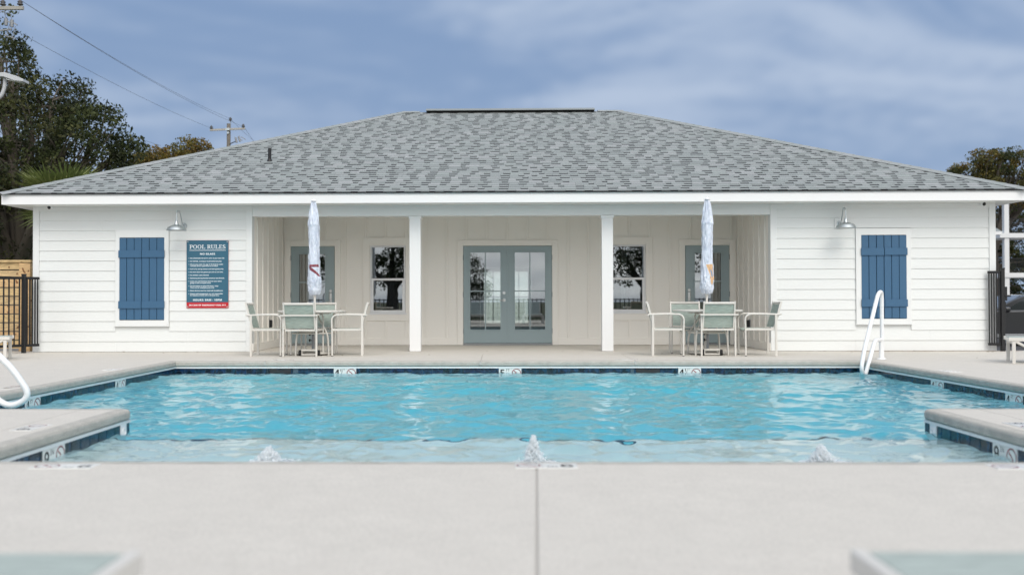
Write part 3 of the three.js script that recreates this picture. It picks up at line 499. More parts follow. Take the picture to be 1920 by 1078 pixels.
// ------------------------------------------------------------------ roof
{
  const EX0 = -8.66, EX1 = 8.82, EZ0 = 0.5, EZ1 = -12.2;
  mesh('soffit', slab([[EX0 + 0.02, EZ0 - 0.02], [EX1 - 0.02, EZ0 - 0.02], [EX1 - 0.02, EZ1 + 0.02], [EX0 + 0.02, EZ1 + 0.02]], SOFFIT, 2.6), M.paint, house);
  const fas = (n, x0, x1, z0, z1, y0, y1) => mesh(n, rspan(x0, x1, y0, y1, z0, z1, 0.003), M.trim, house);
  fas('fascia', EX0, EX1, EZ0 - 0.022, EZ0, SOFFIT - 0.006, 2.697); fas('fascia', EX0, EX1, EZ1, EZ1 + 0.022, SOFFIT - 0.006, 2.697);
  fas('fascia', EX0, EX0 + 0.022, EZ1 + 0.023, EZ0 - 0.023, SOFFIT - 0.006, 2.697); fas('fascia', EX1 - 0.022, EX1, EZ1 + 0.023, EZ0 - 0.023, SOFFIT - 0.006, 2.697);
  mesh('drip_edge', [span(EX0 - 0.005, EX1 + 0.005, 2.698, 2.735, EZ0 - 0.03, EZ0 - 0.006), span(EX0 + 0.006, EX0 + 0.03, 2.698, 2.735, EZ1, EZ0 - 0.031), span(EX1 - 0.03, EX1 - 0.006, 2.698, 2.735, EZ1, EZ0 - 0.031)], M.paint, house);
  const roof = group('roof', house);
  const a = [EX0 - 0.03, 2.738, EZ0 + 0.03], b = [EX1 + 0.03, 2.738, EZ0 + 0.03], c = [EX1 + 0.03, 2.738, EZ1 - 0.03], d = [EX0 - 0.03, 2.738, EZ1 - 0.03], r0 = [-2.372, 5.31, -5.85], r1 = [2.652, 5.31, -5.85];
  const tri = (list) => { const g = new THREE.BufferGeometry(); g.setAttribute('position', new THREE.Float32BufferAttribute(list.flat(), 3)); g.computeVertexNormals(); return g; };
  mesh('underlayment', tri([a, b, r1, a, r1, r0, b, c, r1, c, d, r0, c, r0, r1, d, a, r0, a, d, c, a, c, b]), M.tar, roof);
  // laminated shingles: full tabs over a dark base, short tabs leave a dark dash below them
  const A = V(...a), up = V(0, r0[1] - a[1], r0[2] - a[2]), len = up.length(); up.normalize();
  const nrm = V(0, -up.z, up.y), basis = new THREE.Matrix4().makeBasis(V(1, 0, 0), up, nrm), rotQ = new THREE.Quaternion().setFromRotationMatrix(basis);
  const EXPO = 0.1425, rows = Math.floor(len / EXPO), unit = new THREE.BoxGeometry(1, 1, 1);
  const tabs = [];
  for (let r = 0; r < rows; r++) {
    const t = r * EXPO / len, t2 = Math.min(1, (r + 1) * EXPO / len), L = a[0] + (r0[0] - a[0]) * t + 0.02, R = b[0] + (r1[0] - b[0]) * t - 0.02, L2 = a[0] + (r0[0] - a[0]) * t2, R2 = b[0] + (r1[0] - b[0]) * t2;
    let x = L - rnd() * 0.2, raised = rnd() < 0.5;
    while (x < R) {
      const w = raised ? rr(0.13, 0.27) : rr(0.09, 0.18), x0 = Math.max(x, L), x1 = Math.min(x + w, R); x += w;
      if (x1 - x0 > 0.03 && x1 > L2 - 0.1 && x0 < R2 + 0.1) { const p0 = Math.max(x0, L2 - 0.03), p1 = Math.min(x1, R2 + 0.03); if (p1 - p0 > 0.03) tabs.push({ r, x0: p0, x1: p1, raised }); }
      raised = rnd() < 0.06 ? raised : !raised;
    }
  }
  const dum = new THREE.Object3D();
  const set = (o, q) => {
    const s = q.r * EXPO, low = q.raised ? 0 : 0.052, top = Math.min(EXPO - 0.001, len - s), h = top - low, lift = q.raised ? 0.0035 : 0.002;
    o.position.copy(A).addScaledVector(up, s + low + h / 2).addScaledVector(nrm, lift + 0.001); o.position.x = (q.x0 + q.x1) / 2;
    o.quaternion.copy(rotQ); o.rotateX(-0.035); o.scale.set(q.x1 - q.x0 - 0.003, h, q.raised ? 0.0045 : 0.003);
  };
  const tone = (q) => { const k = Math.floor(rnd() * 6); return q.raised ? (k === 3 && rnd() < 0.5 ? 0 : k) : [0, 1, 4, 4, 1, 0][k]; };
  const near = tabs.filter((q) => q.r < 3), rest = tabs.filter((q) => q.r >= 3);
  const units = [0, 1, 2].map((k) => metreUV(new THREE.BoxGeometry(1, 1, 1), 1, k, k * 2));
  near.slice(0, 300).forEach((q) => { const m = mesh('shingle', units[Math.floor(rnd() * 3)], M.shingle[tone(q)], roof); set(m, q); });
  const more = [...near.slice(300), ...rest], im = new THREE.InstancedMesh(metreUV(unit, 1), M.shingleAny, more.length), col = new THREE.Color();
  more.forEach((q, i) => { set(dum, q); dum.updateMatrix(); im.setMatrixAt(i, dum.matrix); const c = shingleTones[tone(q)], v = rr(0.93, 1.07); im.setColorAt(i, col.setRGB(c[0] * v, c[1] * v, c[2] * v)); });
  im.name = 'shingle_courses'; im.userData.kind = 'stuff'; im.castShadow = im.receiveShadow = true; roof.add(im);
  // the two end slopes, seen only on edge
  for (const [p, q, e] of [[a, d, r0], [b, c, r1]]) {
    const B = V(...p), u = V(e[0] - p[0], e[1] - p[1], 0), ln = u.length(); u.normalize(); const s = Math.sign(e[0] - p[0]), nn = V(-s * u.y, s * u.x, 0), Q = new THREE.Quaternion().setFromRotationMatrix(new THREE.Matrix4().makeBasis(V(0, 0, s), u, nn)), list = [];
    for (let r = 0; r < Math.floor(ln / EXPO); r++) { const t = (r + 1) * EXPO / ln, z0 = p[2] + (e[2] - p[2]) * t, z1 = q[2] + (e[2] - q[2]) * t; let z = z0; while (z > z1) { const w = rr(0.2, 0.4); list.push([r, Math.max(z - w, z1), z]); z -= w; } }
    const g = new THREE.InstancedMesh(unit, M.shingleAny, list.length);
    list.forEach(([r, z0, z1], i) => { dum.position.copy(B).addScaledVector(u, (r + 0.55) * EXPO).addScaledVector(nn, 0.008); dum.position.z = (z0 + z1) / 2; dum.quaternion.copy(Q); dum.scale.set(z1 - z0 - 0.003, EXPO * 1.1, 0.005); dum.updateMatrix(); g.setMatrixAt(i, dum.matrix); const c = shingleTones[Math.floor(rnd() * 6)]; g.setColorAt(i, col.setRGB(...c)); });
    g.name = 'shingle_courses'; g.userData.kind = 'stuff'; g.castShadow = true; roof.add(g);
  }
  mesh('starter_edge', bar(V(a[0], 2.742, a[2] - 0.012), V(b[0], 2.742, b[2] - 0.012), 0.016, 0.03), M.tar, roof);
  // ridge and hip caps, one folded shingle each
  const cap = (w, l, rise) => { const s = new THREE.Shape([[-w, -rise], [0, 0], [w, -rise], [w, -rise + 0.006], [0, 0.007], [-w, -rise + 0.006]].map((p) => new THREE.Vector2(...p))); return metreUV(new THREE.ExtrudeGeometry(s, { depth: l, bevelEnabled: false }), 4); };
  const hipCap = cap(0.15, 0.215, 0.048), ridgeCap = cap(0.15, 0.215, 0.058);
  const run = (p, q, g, from = 0, to = 1, liftY = 0.02) => { const P = V(...p), Q = V(...q), dv = Q.clone().sub(P), L = dv.length(), k = Math.floor(L * (to - from) / 0.19); dv.normalize(); for (let i = 0; i < k; i++) { const m = mesh('ridge_cap', g, M.shingle[[0, 2, 5, 4, 2, 0][Math.floor(rnd() * 6)]], roof); m.position.copy(P).addScaledVector(dv, from * L + i * 0.19); m.position.y += liftY + 0.004; m.lookAt(m.position.clone().add(dv)); m.rotateX(0.03); } };
  run(a, r0, hipCap); run(b, r1, hipCap);
  run([r0[0] - 0.02, r0[1], r0[2]], [-1.99, 5.31, -5.85], ridgeCap); run([2.18, 5.31, -5.85], [r1[0] + 0.1, 5.31, -5.85], ridgeCap);
  const v0 = at(800, 212, 'z', -5.85).x, v1 = at(1114, 212, 'z', -5.85).x;
  mesh('ridge_vent', span(v0, v1, 5.293, 5.335, -5.98, -5.72), M.black, roof);
  mesh('ridge_vent_cap', cap(0.2, v1 - v0 + 0.02, 0.075).rotateY(Math.PI / 2).translate(v0 - 0.01, 5.385, -5.85), M.shingle[3], roof);
  // plumbing vent
  let z = -1, p; for (let k = 0; k < 40; k++) { p = at(505, 303, 'z', z); const yr = a[1] + (a[2] - p.z) * up.y / -up.z; z += (yr < p.y ? -1 : 1) * 2.0 / Math.pow(1.35, k); }
  const vent = group('vent_pipe', house, [p.x, p.y, p.z]);
  mesh('pipe', cyl(0.033, 0.031, 0.27, 0, -0.02, 0, 18), M.black, vent); mesh('boot', cyl(0.062, 0.036, 0.07, 0, -0.02, 0, 18), M.black, vent);
  mesh('flashing', new THREE.BoxGeometry(0.3, 0.3, 0.004).applyQuaternion(rotQ).translate(0, 0.012, 0), M.shingle[3], vent);
}

// ------------------------------------------------------------------ fittings on the front walls
{
  const p0 = at(349, 451, 'z', 0.016), p1 = at(427.5, 577.5, 'z', 0.016), w = p1.x - p0.x, h = p0.y - p1.y;
  const map = canvasMap(960, Math.round(960 * h / w), (c, W, H) => {
    c.fillStyle = '#2f6076'; c.fillRect(0, 0, W, H);
    c.fillStyle = '#b81c28'; c.fillRect(0, H * 0.915, W, H * 0.085);
    c.fillStyle = '#f4f6f6'; c.textAlign = 'center'; c.textBaseline = 'alphabetic';
    const fit = (t, y, font, size, width) => { c.font = `${font.replace('$', size)}`; const m = c.measureText(t).width; c.save(); c.translate(W / 2, y); c.scale(width / m, 1); c.fillText(t, 0, 0); c.restore(); };
    fit('POOL RULES', H * 0.122, '$px serif', 122, W * 0.87); c.fillRect(W * 0.065, H * 0.143, W * 0.87, 9);
    fit('NO GLASS', H * 0.212, 'bold $px sans-serif', 56, W * 0.37);
    const rules = [['NO LIFEGUARD ON DUTY, swim at your own risk.'], ['NO DIVING, running or loud boisterous play.'], ['All persons under the age of 18 must be under', 'constant direct supervision of an adult.'], ['Pool is for use by owners and their guests only.'], ['No more than two guests per unit at one time.'], ['No animals / pets allowed.'], ['Swimming during thunderstorms is not allowed.'], ['Cover ups and footwear must be worn when', 'going to and from pool areas.'], ['Do not remove or play with lines / rings.', 'These are for emergency use only.'], ['Music devices must be used with headphones.'], ['Owners and management are not responsible', 'for injuries or items left in the pool area.']];
    c.textAlign = 'left'; c.font = 'bold 34px sans-serif'; let y = H * 0.270;
    for (const r of rules) { c.beginPath(); c.arc(W * 0.058, y - 11, 7, 0, 7); c.fill(); for (const l of r) { c.save(); c.translate(W * 0.085, y); c.scale(Math.min(1, W * 0.86 / c.measureText(l).width), 1); c.fillText(l, 0, 0); c.restore(); y += H * 0.0245; } y += H * 0.0207; }
    c.textAlign = 'center'; fit('HOURS: 9AM - 10PM', H * 0.893, 'bold $px sans-serif', 58, W * 0.70);
    fit('IN CASE OF EMERGENCY DIAL 911', H * 0.968, 'bold $px sans-serif', 48, W * 0.88);
  });
  const t = thing('pool_rules_sign', 'teal pool rules sign with white lettering and a red bottom band on the wall', 'sign', [(p0.x + p1.x) / 2, (p0.y + p1.y) / 2, 0.006]);
  faceUV(mesh('sign_plate', new RoundedBoxGeometry(w, h, 0.012, 1, 0.002).translate(0, 0, 0.006), std([1, 1, 1], 0.35, { map }), t).geometry);
  for (const a of [-1, 1]) for (const b of [-1, 1]) mesh('screw', new THREE.SphereGeometry(0.011, 12, 8).scale(1, 1, 0.5).translate(a * (w / 2 - 0.022), b * (h / 2 - 0.022), 0.013), M.steel, t);
}
{
  const shade = new THREE.LatheGeometry([[0.022, 0.115], [0.026, 0.113], [0.037, 0.066], [0.045, 0.060], [0.075, 0.052], [0.083, 0.044], [0.115, 0.036], [0.15, 0.012], [0.168, -0.028], [0.176, -0.032], [0.176, -0.037], [0.168, -0.036], [0.148, 0.006], [0.112, 0.028], [0.03, 0.05], [0.0, 0.052]].map((p) => new THREE.Vector2(...p)), 40);
  const make = (label, head, plate) => {
    const t = thing('wall_lamp', label, 'wall lamp', [plate.x, plate.y, 0.012], 0, 'gooseneck lamps on the front wall'), h = V(head.x - plate.x, head.y - plate.y, 0.35);
    mesh('wall_plate', [cyl(0.058, 0.05, 0.012, 0, 0, 0, 28).rotateX(Math.PI / 2), cyl(0.03, 0.022, 0.03, 0, 0.012, 0, 20).rotateX(Math.PI / 2)], M.galv, t);
    mesh('shade', shade.clone().translate(h.x, h.y, h.z), M.galv, t);
    const c = new THREE.CatmullRomCurve3([V(0, 0, 0.03), V(0, 0.02, 0.07), V(0, 0.12, 0.13), V(h.x * 0.5, 0.235, 0.21), V(h.x * 0.85, 0.245, 0.285), V(h.x, 0.20, 0.335), V(h.x, h.y + 0.16, h.z), V(h.x, h.y + 0.105, h.z)]);
    mesh('gooseneck_arm', new THREE.TubeGeometry(c, 40, 0.0105, 10), M.galv, t);
    mesh('socket', cyl(0.022, 0.019, 0.04, h.x, h.y + 0.10, h.z, 20), M.galv, t);
    mesh('bulb', new THREE.SphereGeometry(0.03, 16, 12).scale(1, 1.2, 1).translate(h.x, h.y + 0.012, h.z), M.vinyl, t);
  };
  make('galvanised gooseneck wall lamp beside the pool rules sign, bowl shade to the left', at(330, 428, 'z', 0.36), at(344, 424, 'z', 0));
  const r = at(1575, 419, 'z', 0);
  make('galvanised gooseneck wall lamp above and left of the right-hand blue shutter', at(1587, 423.5, 'z', 0.36), r);
  mesh('lamp_mounting_block', rbox(0.15, 0.18, 0.03, r.x - 0.01, r.y, 0.002, 0.004), M.paint, house);
}
for (const [px, py, s, label] of [[92, 386.5, 1, 'small black dome camera under the eave at the left corner of the house'], [1845.5, 380, -1, 'small black dome camera under the eave at the right corner of the house']]) {
  const p = at(px, py, 'z', 0.05), t = thing('security_camera', label, 'security camera', [p.x, p.y - 0.02, 0.0]);
  mesh('mount', rbox(0.075, 0.075, 0.03, 0, 0.01, 0.022, 0.01), M.vinyl, t); mesh('housing', new THREE.SphereGeometry(0.04, 20, 14).translate(0, 0.0, 0.055), M.vinyl, t); mesh('lens', new THREE.SphereGeometry(0.033, 20, 14).translate(0, -0.004, 0.068), M.black, t);
}
// ------------------------------------------------------------------ dining furniture on the porch apron
const leg = (x, z, y1, w = 0.026, d = 0.036) => rbox(w, y1, d, x, y1 / 2, z, 0.005);
function makeChair(label, p, ry, grp) {                         // faces +z; rear legs stand at z = -0.25
  const t = thing('sling_chair', label, 'chair', p, ry, grp);
  for (const s of [-1, 1]) {
    const x = s * 0.268;
    mesh('rear_leg', leg(x, -0.245, 0.655), M.frame, t);
    mesh('armrest', tube([V(x, 0.662, -0.312), V(x, 0.672, 0.02), V(x, 0.665, 0.245), V(x, 0.40, 0.235)], 0.0145, 0.17, 40, 10), M.frame, t);
    mesh('front_leg', tube([V(x, 0.41, 0.2355), V(x, 0.0, 0.232)], 0.0145, 0.1, 6, 10), M.frame, t);
    mesh('seat_rail', rbox(0.024, 0.034, 0.48, s * 0.250, 0.425, -0.003, 0.006), M.frame, t);
    mesh('back_upright', bar(V(s * 0.243, 0.41, -0.215), V(s * 0.243, 0.868, -0.335), 0.024, 0.032), M.frame, t);
    mesh('glide', cyl(0.017, 0.017, 0.01, x, 0.0, 0.232, 12), M.rubber, t);
  }
  const top = []; for (let i = 0; i <= 8; i++) { const u = i / 8 * 2 - 1; top.push(V(u * 0.243, 0.842, -0.325 - 0.022 * (1 - u * u))); }
  mesh('top_rail', new THREE.TubeGeometry(new THREE.CatmullRomCurve3(top), 16, 0.02, 8).scale(1, 1, 1), M.frame, t);
  mesh('rear_crossbar', bar(V(-0.268, 0.425, -0.232), V(0.268, 0.425, -0.232), 0.022, 0.03), M.frame, t);
  mesh('arm_crossbar', bar(V(-0.30, 0.662, -0.318), V(0.30, 0.662, -0.318), 0.018, 0.024), M.frame, t);
  mesh('front_rail', tube([V(-0.25, 0.42, 0.21), V(-0.1, 0.385, 0.215), V(0.1, 0.385, 0.215), V(0.25, 0.42, 0.21)], 0.012, 0.12, 24, 8), M.frame, t);
  const surf = (fn, nu = 10, nv = 8) => { const pos = [], idx = []; for (let j = 0; j <= nv; j++) for (let i = 0; i <= nu; i++) pos.push(...fn(i / nu, j / nv)); for (let j = 0; j < nv; j++) for (let i = 0; i < nu; i++) { const a = j * (nu + 1) + i, b = a + nu + 1; idx.push(a, a + 1, b, a + 1, b + 1, b); } const g = new THREE.BufferGeometry(); g.setAttribute('position', new THREE.Float32BufferAttribute(pos, 3)); g.setIndex(idx); g.computeVertexNormals(); return g; };
  const thick = (fn, d) => join([surf(fn), surf((u, v) => { const q = fn(1 - u, v); return [q[0] + d[0], q[1] + d[1], q[2] + d[2]]; })]);
  mesh('back_sling', thick((u, v) => { const x = (u - 0.5) * 0.465, sag = -0.018 * Math.sin(u * Math.PI); return [x, 0.455 + v * 0.365, -0.219 - v * 0.104 + sag]; }, [0, 0.001, 0.004]), M.sling, t);
  mesh('seat_sling', thick((u, v) => { const x = (u - 0.5) * 0.48, sag = -0.035 * Math.sin(u * Math.PI); return [x, 0.436 + sag, -0.215 + v * 0.44]; }, [0, 0.004, 0]), M.sling, t);
  return t;
}
function makeTable(label, p, ry) {
  const t = thing('patio_table', label, 'table', p, ry, 'round patio tables on the porch apron');
  mesh('tabletop', new THREE.LatheGeometry([[0.028, 0.708], [0.54, 0.708], [0.548, 0.70], [0.56, 0.703], [0.562, 0.722], [0.556, 0.733], [0.545, 0.735], [0.028, 0.735], [0.028, 0.708]].map((q) => new THREE.Vector2(...q)), 64), M.frame, t);
  for (let k = 0; k < 4; k++) { const a = Math.PI / 4 + k * Math.PI / 2, c = Math.cos(a), s = Math.sin(a); mesh('leg', tube([V(c * 0.10, 0.70, s * 0.10), V(c * 0.16, 0.60, s * 0.16), V(c * 0.36, 0.34, s * 0.36), V(c * 0.375, 0.0, s * 0.375)], 0.0155, 0.12, 40, 10), M.frame, t); }
  mesh('under_frame', [new THREE.TorusGeometry(0.30, 0.014, 8, 48).rotateX(Math.PI / 2).translate(0, 0.692, 0), cyl(0.05, 0.05, 0.03, 0, 0.677, 0, 24), new THREE.TorusGeometry(0.2, 0.012, 8, 40).rotateX(Math.PI / 2).translate(0, 0.36, 0).scale(1.55, 1, 1.55)], M.frame, t);
  mesh('hole_ring', new THREE.TorusGeometry(0.029, 0.005, 8, 28).rotateX(Math.PI / 2).translate(0, 0.736, 0), M.rubber, t);
  return t;
}
function coverMap(kind) {
  return canvasMap(512, 1024, (c, w, h) => {
    c.fillStyle = '#cfd6df'; c.fillRect(0, 0, w, h);
    for (let i = 0; i < 260; i++) { c.fillStyle = rnd() < 0.5 ? 'rgba(228,232,240,0.4)' : 'rgba(190,199,212,0.35)'; c.beginPath(); c.ellipse(rnd() * w, rnd() * h, rr(6, 40), rr(10, 60), rr(-1, 1), 0, 7); c.fill(); }
    const X = (u) => u * w, Y = (v) => (1 - v) * h;               // v measured up the cover
    if (kind === 0) { c.fillStyle = '#7c3a45'; c.beginPath(); c.moveTo(X(0.08), Y(0.325)); c.lineTo(X(0.42), Y(0.33)); c.lineTo(X(0.42), Y(0.300)); c.lineTo(X(0.19), Y(0.300)); c.lineTo(X(0.47), Y(0.205)); c.lineTo(X(0.46), Y(0.185)); c.lineTo(X(0.08), Y(0.290)); c.fill(); c.strokeStyle = '#a34a4e'; c.lineWidth = 5; c.beginPath(); c.moveTo(X(0.1), Y(0.32)); c.lineTo(X(0.41), Y(0.325)); c.moveTo(X(0.2), Y(0.292)); c.lineTo(X(0.46), Y(0.2)); c.stroke(); }
    else { c.fillStyle = '#e0b483'; c.beginPath(); c.moveTo(X(0.20), Y(0.315)); c.lineTo(X(0.46), Y(0.32)); c.lineTo(X(0.44), Y(0.19)); c.lineTo(X(0.38), Y(0.10)); c.lineTo(X(0.33), Y(0.12)); c.lineTo(X(0.30), Y(0.21)); c.fill(); c.fillStyle = '#8f99ad'; c.beginPath(); c.moveTo(X(0.30), Y(0.27)); c.lineTo(X(0.42), Y(0.24)); c.lineTo(X(0.38), Y(0.16)); c.fill(); c.fillStyle = '#e8ecf2'; c.beginPath(); c.moveTo(X(0.25), Y(0.2)); c.lineTo(X(0.31), Y(0.12)); c.lineTo(X(0.18), Y(0.08)); c.fill(); }
  });
}
function makeUmbrella(label, p, lean, kind, rot) {
  const t = thing('closed_umbrella', label, 'umbrella', p, 0, 'closed patio umbrellas under clear covers');
  const y0 = 0.985, y1 = 2.535, n = 72, m = 130, pos = [], uv = [], idx = [];
  const prof = (v) => v < 0.05 ? 0.035 + 0.055 * Math.sqrt(v / 0.05) : v < 0.72 ? 0.090 + 0.008 * Math.sin(v * 9) - 0.006 * v : Math.max(0.018, 0.087 - 0.062 * Math.pow((v - 0.72) / 0.28, 1.7));
  for (let j = 0; j <= m; j++) for (let i = 0; i <= n; i++) {
    const v = j / m, u = i / n, a = u * T2 + rot, ca = Math.cos(a), sa = Math.sin(a);
    const tuck = smooth(0.735, 0.75, v) - smooth(0.75, 0.80, v);
    let f = 0.009 * n3(ca * 2.2 + kind * 7, sa * 2.2, v * 5) + 0.010 * Math.pow(Math.abs(n3(ca * 3 + 4, sa * 3 + kind * 5, v * 9)), 0.7) * (v < 0.2 ? 2.2 : 1);
    f += 0.004 * n3(ca * 6, sa * 6, v * 17 + kind) + 0.010 * smooth(0.72, 0.85, v) * Math.sin(a * 7 + 2 * n3(ca, sa, v * 3)) + 0.009 * tuck * (0.6 + n3(ca * 3, sa * 3, 5)) - 0.007 * Math.exp(-(((v - 0.47 - 0.13 * Math.sin(a - 0.6)) / 0.012) ** 2));
    f += v < 0.18 ? 0.006 * n3(ca * 5, sa * 5, v * 28) : 0;
    const r = Math.max(0.012, prof(v) + f);
    pos.push(ca * r, y0 + (y1 - y0) * v + (j === 0 ? 0.01 * n2(ca * 3, sa * 3) : 0), sa * r); uv.push(0.5 - u, v);
  }
  for (let j = 0; j < m; j++) for (let i = 0; i < n; i++) { const a = j * (n + 1) + i, b = a + n + 1; idx.push(a, b, a + 1, a + 1, b, b + 1); }
  const g = new THREE.BufferGeometry(); g.setAttribute('position', new THREE.Float32BufferAttribute(pos, 3)); g.setAttribute('uv', new THREE.Float32BufferAttribute(uv, 2)); g.setIndex(idx); g.computeVertexNormals();
  const shear = new THREE.Matrix4().makeShear(0, 0, lean, 0, 0, 0), slant = (q) => { const P = q.attributes.position; for (let i = 0; i < P.count; i++) P.setX(i, P.getX(i) + lean * P.getY(i)); return q; };
  mesh('cover', slant(g), phys([0.98, 0.98, 1], 0.22, { map: Object.assign(coverMap(kind), { wrapS: THREE.RepeatWrapping }), side: THREE.DoubleSide, clearcoat: 0.6, clearcoatRoughness: 0.15 }), t);
  mesh('pole', slant(cyl(0.019, 0.019, 2.5, 0, 0.05, 0, 16)), M.frame, t);
  mesh("collar", slant(cyl(0.019, 0.034, 0.05, 0, 0.945, 0, 16)), M.frame, t);
  mesh('finial', slant(new THREE.LatheGeometry([[0, 2.585], [0.012, 2.58], [0.045, 2.552], [0.05, 2.546], [0.02, 2.53], [0, 2.53]].reverse().map((q) => new THREE.Vector2(...q)), 24)), M.vinyl, t);
  return t;
}
function makeBase(label, p) {
  const t = thing('umbrella_base', label, 'umbrella base', p, 0, 'wheeled umbrella bases under the tables');
  mesh('base_plate', new THREE.LatheGeometry([[0, 0.02], [0.30, 0.02], [0.305, 0.028], [0.30, 0.048], [0.14, 0.066], [0.04, 0.074], [0, 0.074]].map((q) => new THREE.Vector2(...q)), 48), M.frame, t);
  mesh('sleeve', cyl(0.027, 0.025, 0.34, 0, 0.07, 0, 20), M.greyMetal, t);
  for (const y of [0.24, 0.34]) mesh('knob', [cyl(0.024, 0.024, 0.02, 0, 0, 0, 16).rotateZ(Math.PI / 2).translate(-0.045, y, 0.02), cyl(0.007, 0.007, 0.03, 0, 0, 0, 8).rotateZ(Math.PI / 2).translate(-0.02, y, 0.02)], M.black, t);
  for (const s of [-1, 1]) mesh('wheel', new THREE.CylinderGeometry(0.048, 0.048, 0.042, 28).rotateZ(Math.PI / 2).translate(s * 0.148, 0.048, 0.34), M.rubber, t);
  mesh('axle_bracket', [rbox(0.25, 0.024, 0.16, 0, 0.095, 0.30, 0.004), rbox(0.25, 0.02, 0.04, 0, 0.022, 0.355, 0.004), rbox(0.016, 0.085, 0.05, -0.117, 0.055, 0.34, 0.003), rbox(0.016, 0.085, 0.05, 0.117, 0.055, 0.34, 0.003)], M.frame, t);
  return t;
}
{
  const gl = 'sling chairs round the left patio table', gr = 'sling chairs round the right patio table';
  const L = [-3.2, 0, 0.98], R = [3.33, 0, 1.0];
  makeTable('round cream metal patio table left of the left porch column', L, 0.2);
  makeTable('round cream metal patio table right of the right porch column', R, 0.05);
  const C = makeChair('green sling chair at the left table with its back to the pool', [-3.262, 0, 1.375], Math.PI - 0.04, gl);
  copy(C, 'green sling chair at the left table nearest the house corner, facing right', [-3.865, 0, 1.17], Math.PI / 2 + 0.03, gl);
  copy(C, 'green sling chair at the left table seen edge-on, facing left', [-2.585, 0, 1.16], -Math.PI / 2 + 0.12, gl);
  copy(C, 'green sling chair on the house side of the left table, facing the pool', [-3.17, 0, 0.50], 0.05, gl);
  copy(C, 'green sling chair at the right table with its back to the pool', [3.372, 0, 1.35], Math.PI + 0.03, gr);
  copy(C, 'green sling chair at the right table nearest the porch column, seen edge-on', [2.63, 0, 1.28], Math.PI / 2 - 0.11, gr);
  copy(C, 'green sling chair at the right table nearest the right house corner, facing left', [4.055, 0, 1.30], -Math.PI / 2 - 0.02, gr);
  copy(C, 'green sling chair on the house side of the right table, facing the pool', [3.08, 0, 0.50], -0.08, gr);
  makeUmbrella('closed umbrella in a clear cover with a dark red stripe, left table', [-3.145, 0, 0.98], -0.012, 0, 0.0);
  makeUmbrella('closed umbrella in a clear cover with an orange patch, right table', [3.31, 0, 1.0], 0.010, 1, 0.05);
  makeBase('cream wheeled umbrella base under the left patio table', [-3.18, 0, 0.98]); makeBase('cream wheeled umbrella base under the right patio table', [3.325, 0, 1.0]);
}
// ------------------------------------------------------------------ pool handrails
{
  const make = (label, p, ry) => {                              // local x runs from the deck post out over the water
    const t = thing('pool_handrail', label, 'handrail', p, ry, 'white pool handrails');
    mesh('rail', tube([V(0.0, 0, 0), V(0.0, 1.02, 0), V(0.22, 0.985, 0), V(1.08, 0.16, 0), V(1.25, -0.09, 0), V(1.04, -0.20, 0), V(0.44, 0.30, 0), V(0.02, 0.29, 0)], 0.029, [0.1, 0.11, 0.1, 0.11, 0.13, 0.12], 150, 16), M.railing, t);
    mesh('lower_post', tube([V(0.075, 0, 0), V(0.075, 0.29, 0)], 0.029, 0.1, 8, 16), M.railing, t);
    for (const x of [0, 0.075]) mesh('escutcheon', new THREE.LatheGeometry([[0.03, 0.022], [0.036, 0.02], [0.062, 0.006], [0.064, 0], [0.03, 0]].reverse().map((q) => new THREE.Vector2(...q)), 28).translate(x, 0, 0), M.railing, t);
    return t;
  };
  make('white tubular pool handrail at the far right pool corner', [5.66, 0, 2.37], Math.atan2(-0.835, -0.55));
  make('white tubular pool handrail entering from the left picture edge', [-5.63, 0.105, 8.3], 0.0);
}
// ------------------------------------------------------------------ loungers
function makeLounger(label, p, ry) {                            // foot end at z = 0, head towards +z
  const t = thing('sun_lounger', label, 'sun lounger', p, ry, 'sling sun loungers on the deck'), W = 0.33, Ls = 1.28, H = 0.36;
  for (const s of [-1, 1]) {
    mesh('side_rail', rbox(0.032, 0.05, Ls + 0.55, s * W, H - 0.025, (Ls + 0.55) / 2, 0.006), M.frame, t);
    for (const z of [0.06, 1.55]) mesh('leg', rbox(0.05, H - 0.055, 0.045, s * (W + 0.042), (H - 0.055) / 2, z, 0.006), M.frame, t);
    mesh('back_rail', bar(V(s * (W - 0.045), H - 0.01, Ls), V(s * (W - 0.045), H + 0.46, Ls + 0.58), 0.03, 0.045), M.frame, t);
    mesh('brace', bar(V(s * (W + 0.0), H - 0.05, 0.09), V(s * (W + 0.0), 0.2, 0.28), 0.02, 0.03), M.frame, t);
  }
  for (const z of [0.02, Ls, 1.82]) mesh('crossbar', rbox(2 * W - 0.033, 0.04, 0.03, 0, H - 0.03, z, 0.006), M.frame, t);
  mesh('leg_bar', rbox(2 * W + 0.13, 0.035, 0.03, 0, H - 0.073, 0.06, 0.005), M.frame, t);
  mesh('seat_sling', rbox(2 * W - 0.034, 0.008, Ls - 0.03, 0, H - 0.004, Ls / 2 + 0.01, 0.003), M.sling2, t);
  mesh('back_sling', new THREE.BoxGeometry(2 * W - 0.13, 0.008, 0.74).rotateX(-Math.atan2(0.47, 0.58)).translate(0, H + 0.23, Ls + 0.29), M.sling2, t);
  return t;
}
{
  const a = at(16, 676, 'y', 0), b = at(1897, 682, 'y', 0);
  const C = makeLounger('sling lounger in the blurred lower left foreground, foot end to the pool', [-1.125, 0, 15.29], 0);
  copy(C, 'sling lounger in the blurred lower right foreground, foot end to the pool', [1.085, 0, 15.26], 0);
  copy(C, 'cream sling lounger cut by the left picture edge near the black fence', [a.x - 0.135, 0, a.z - 0.347], -1.2);
  copy(C, 'cream sling lounger cut by the right picture edge near the parked cars', [b.x + 0.115, 0, b.z - 0.357], 1.2);
}
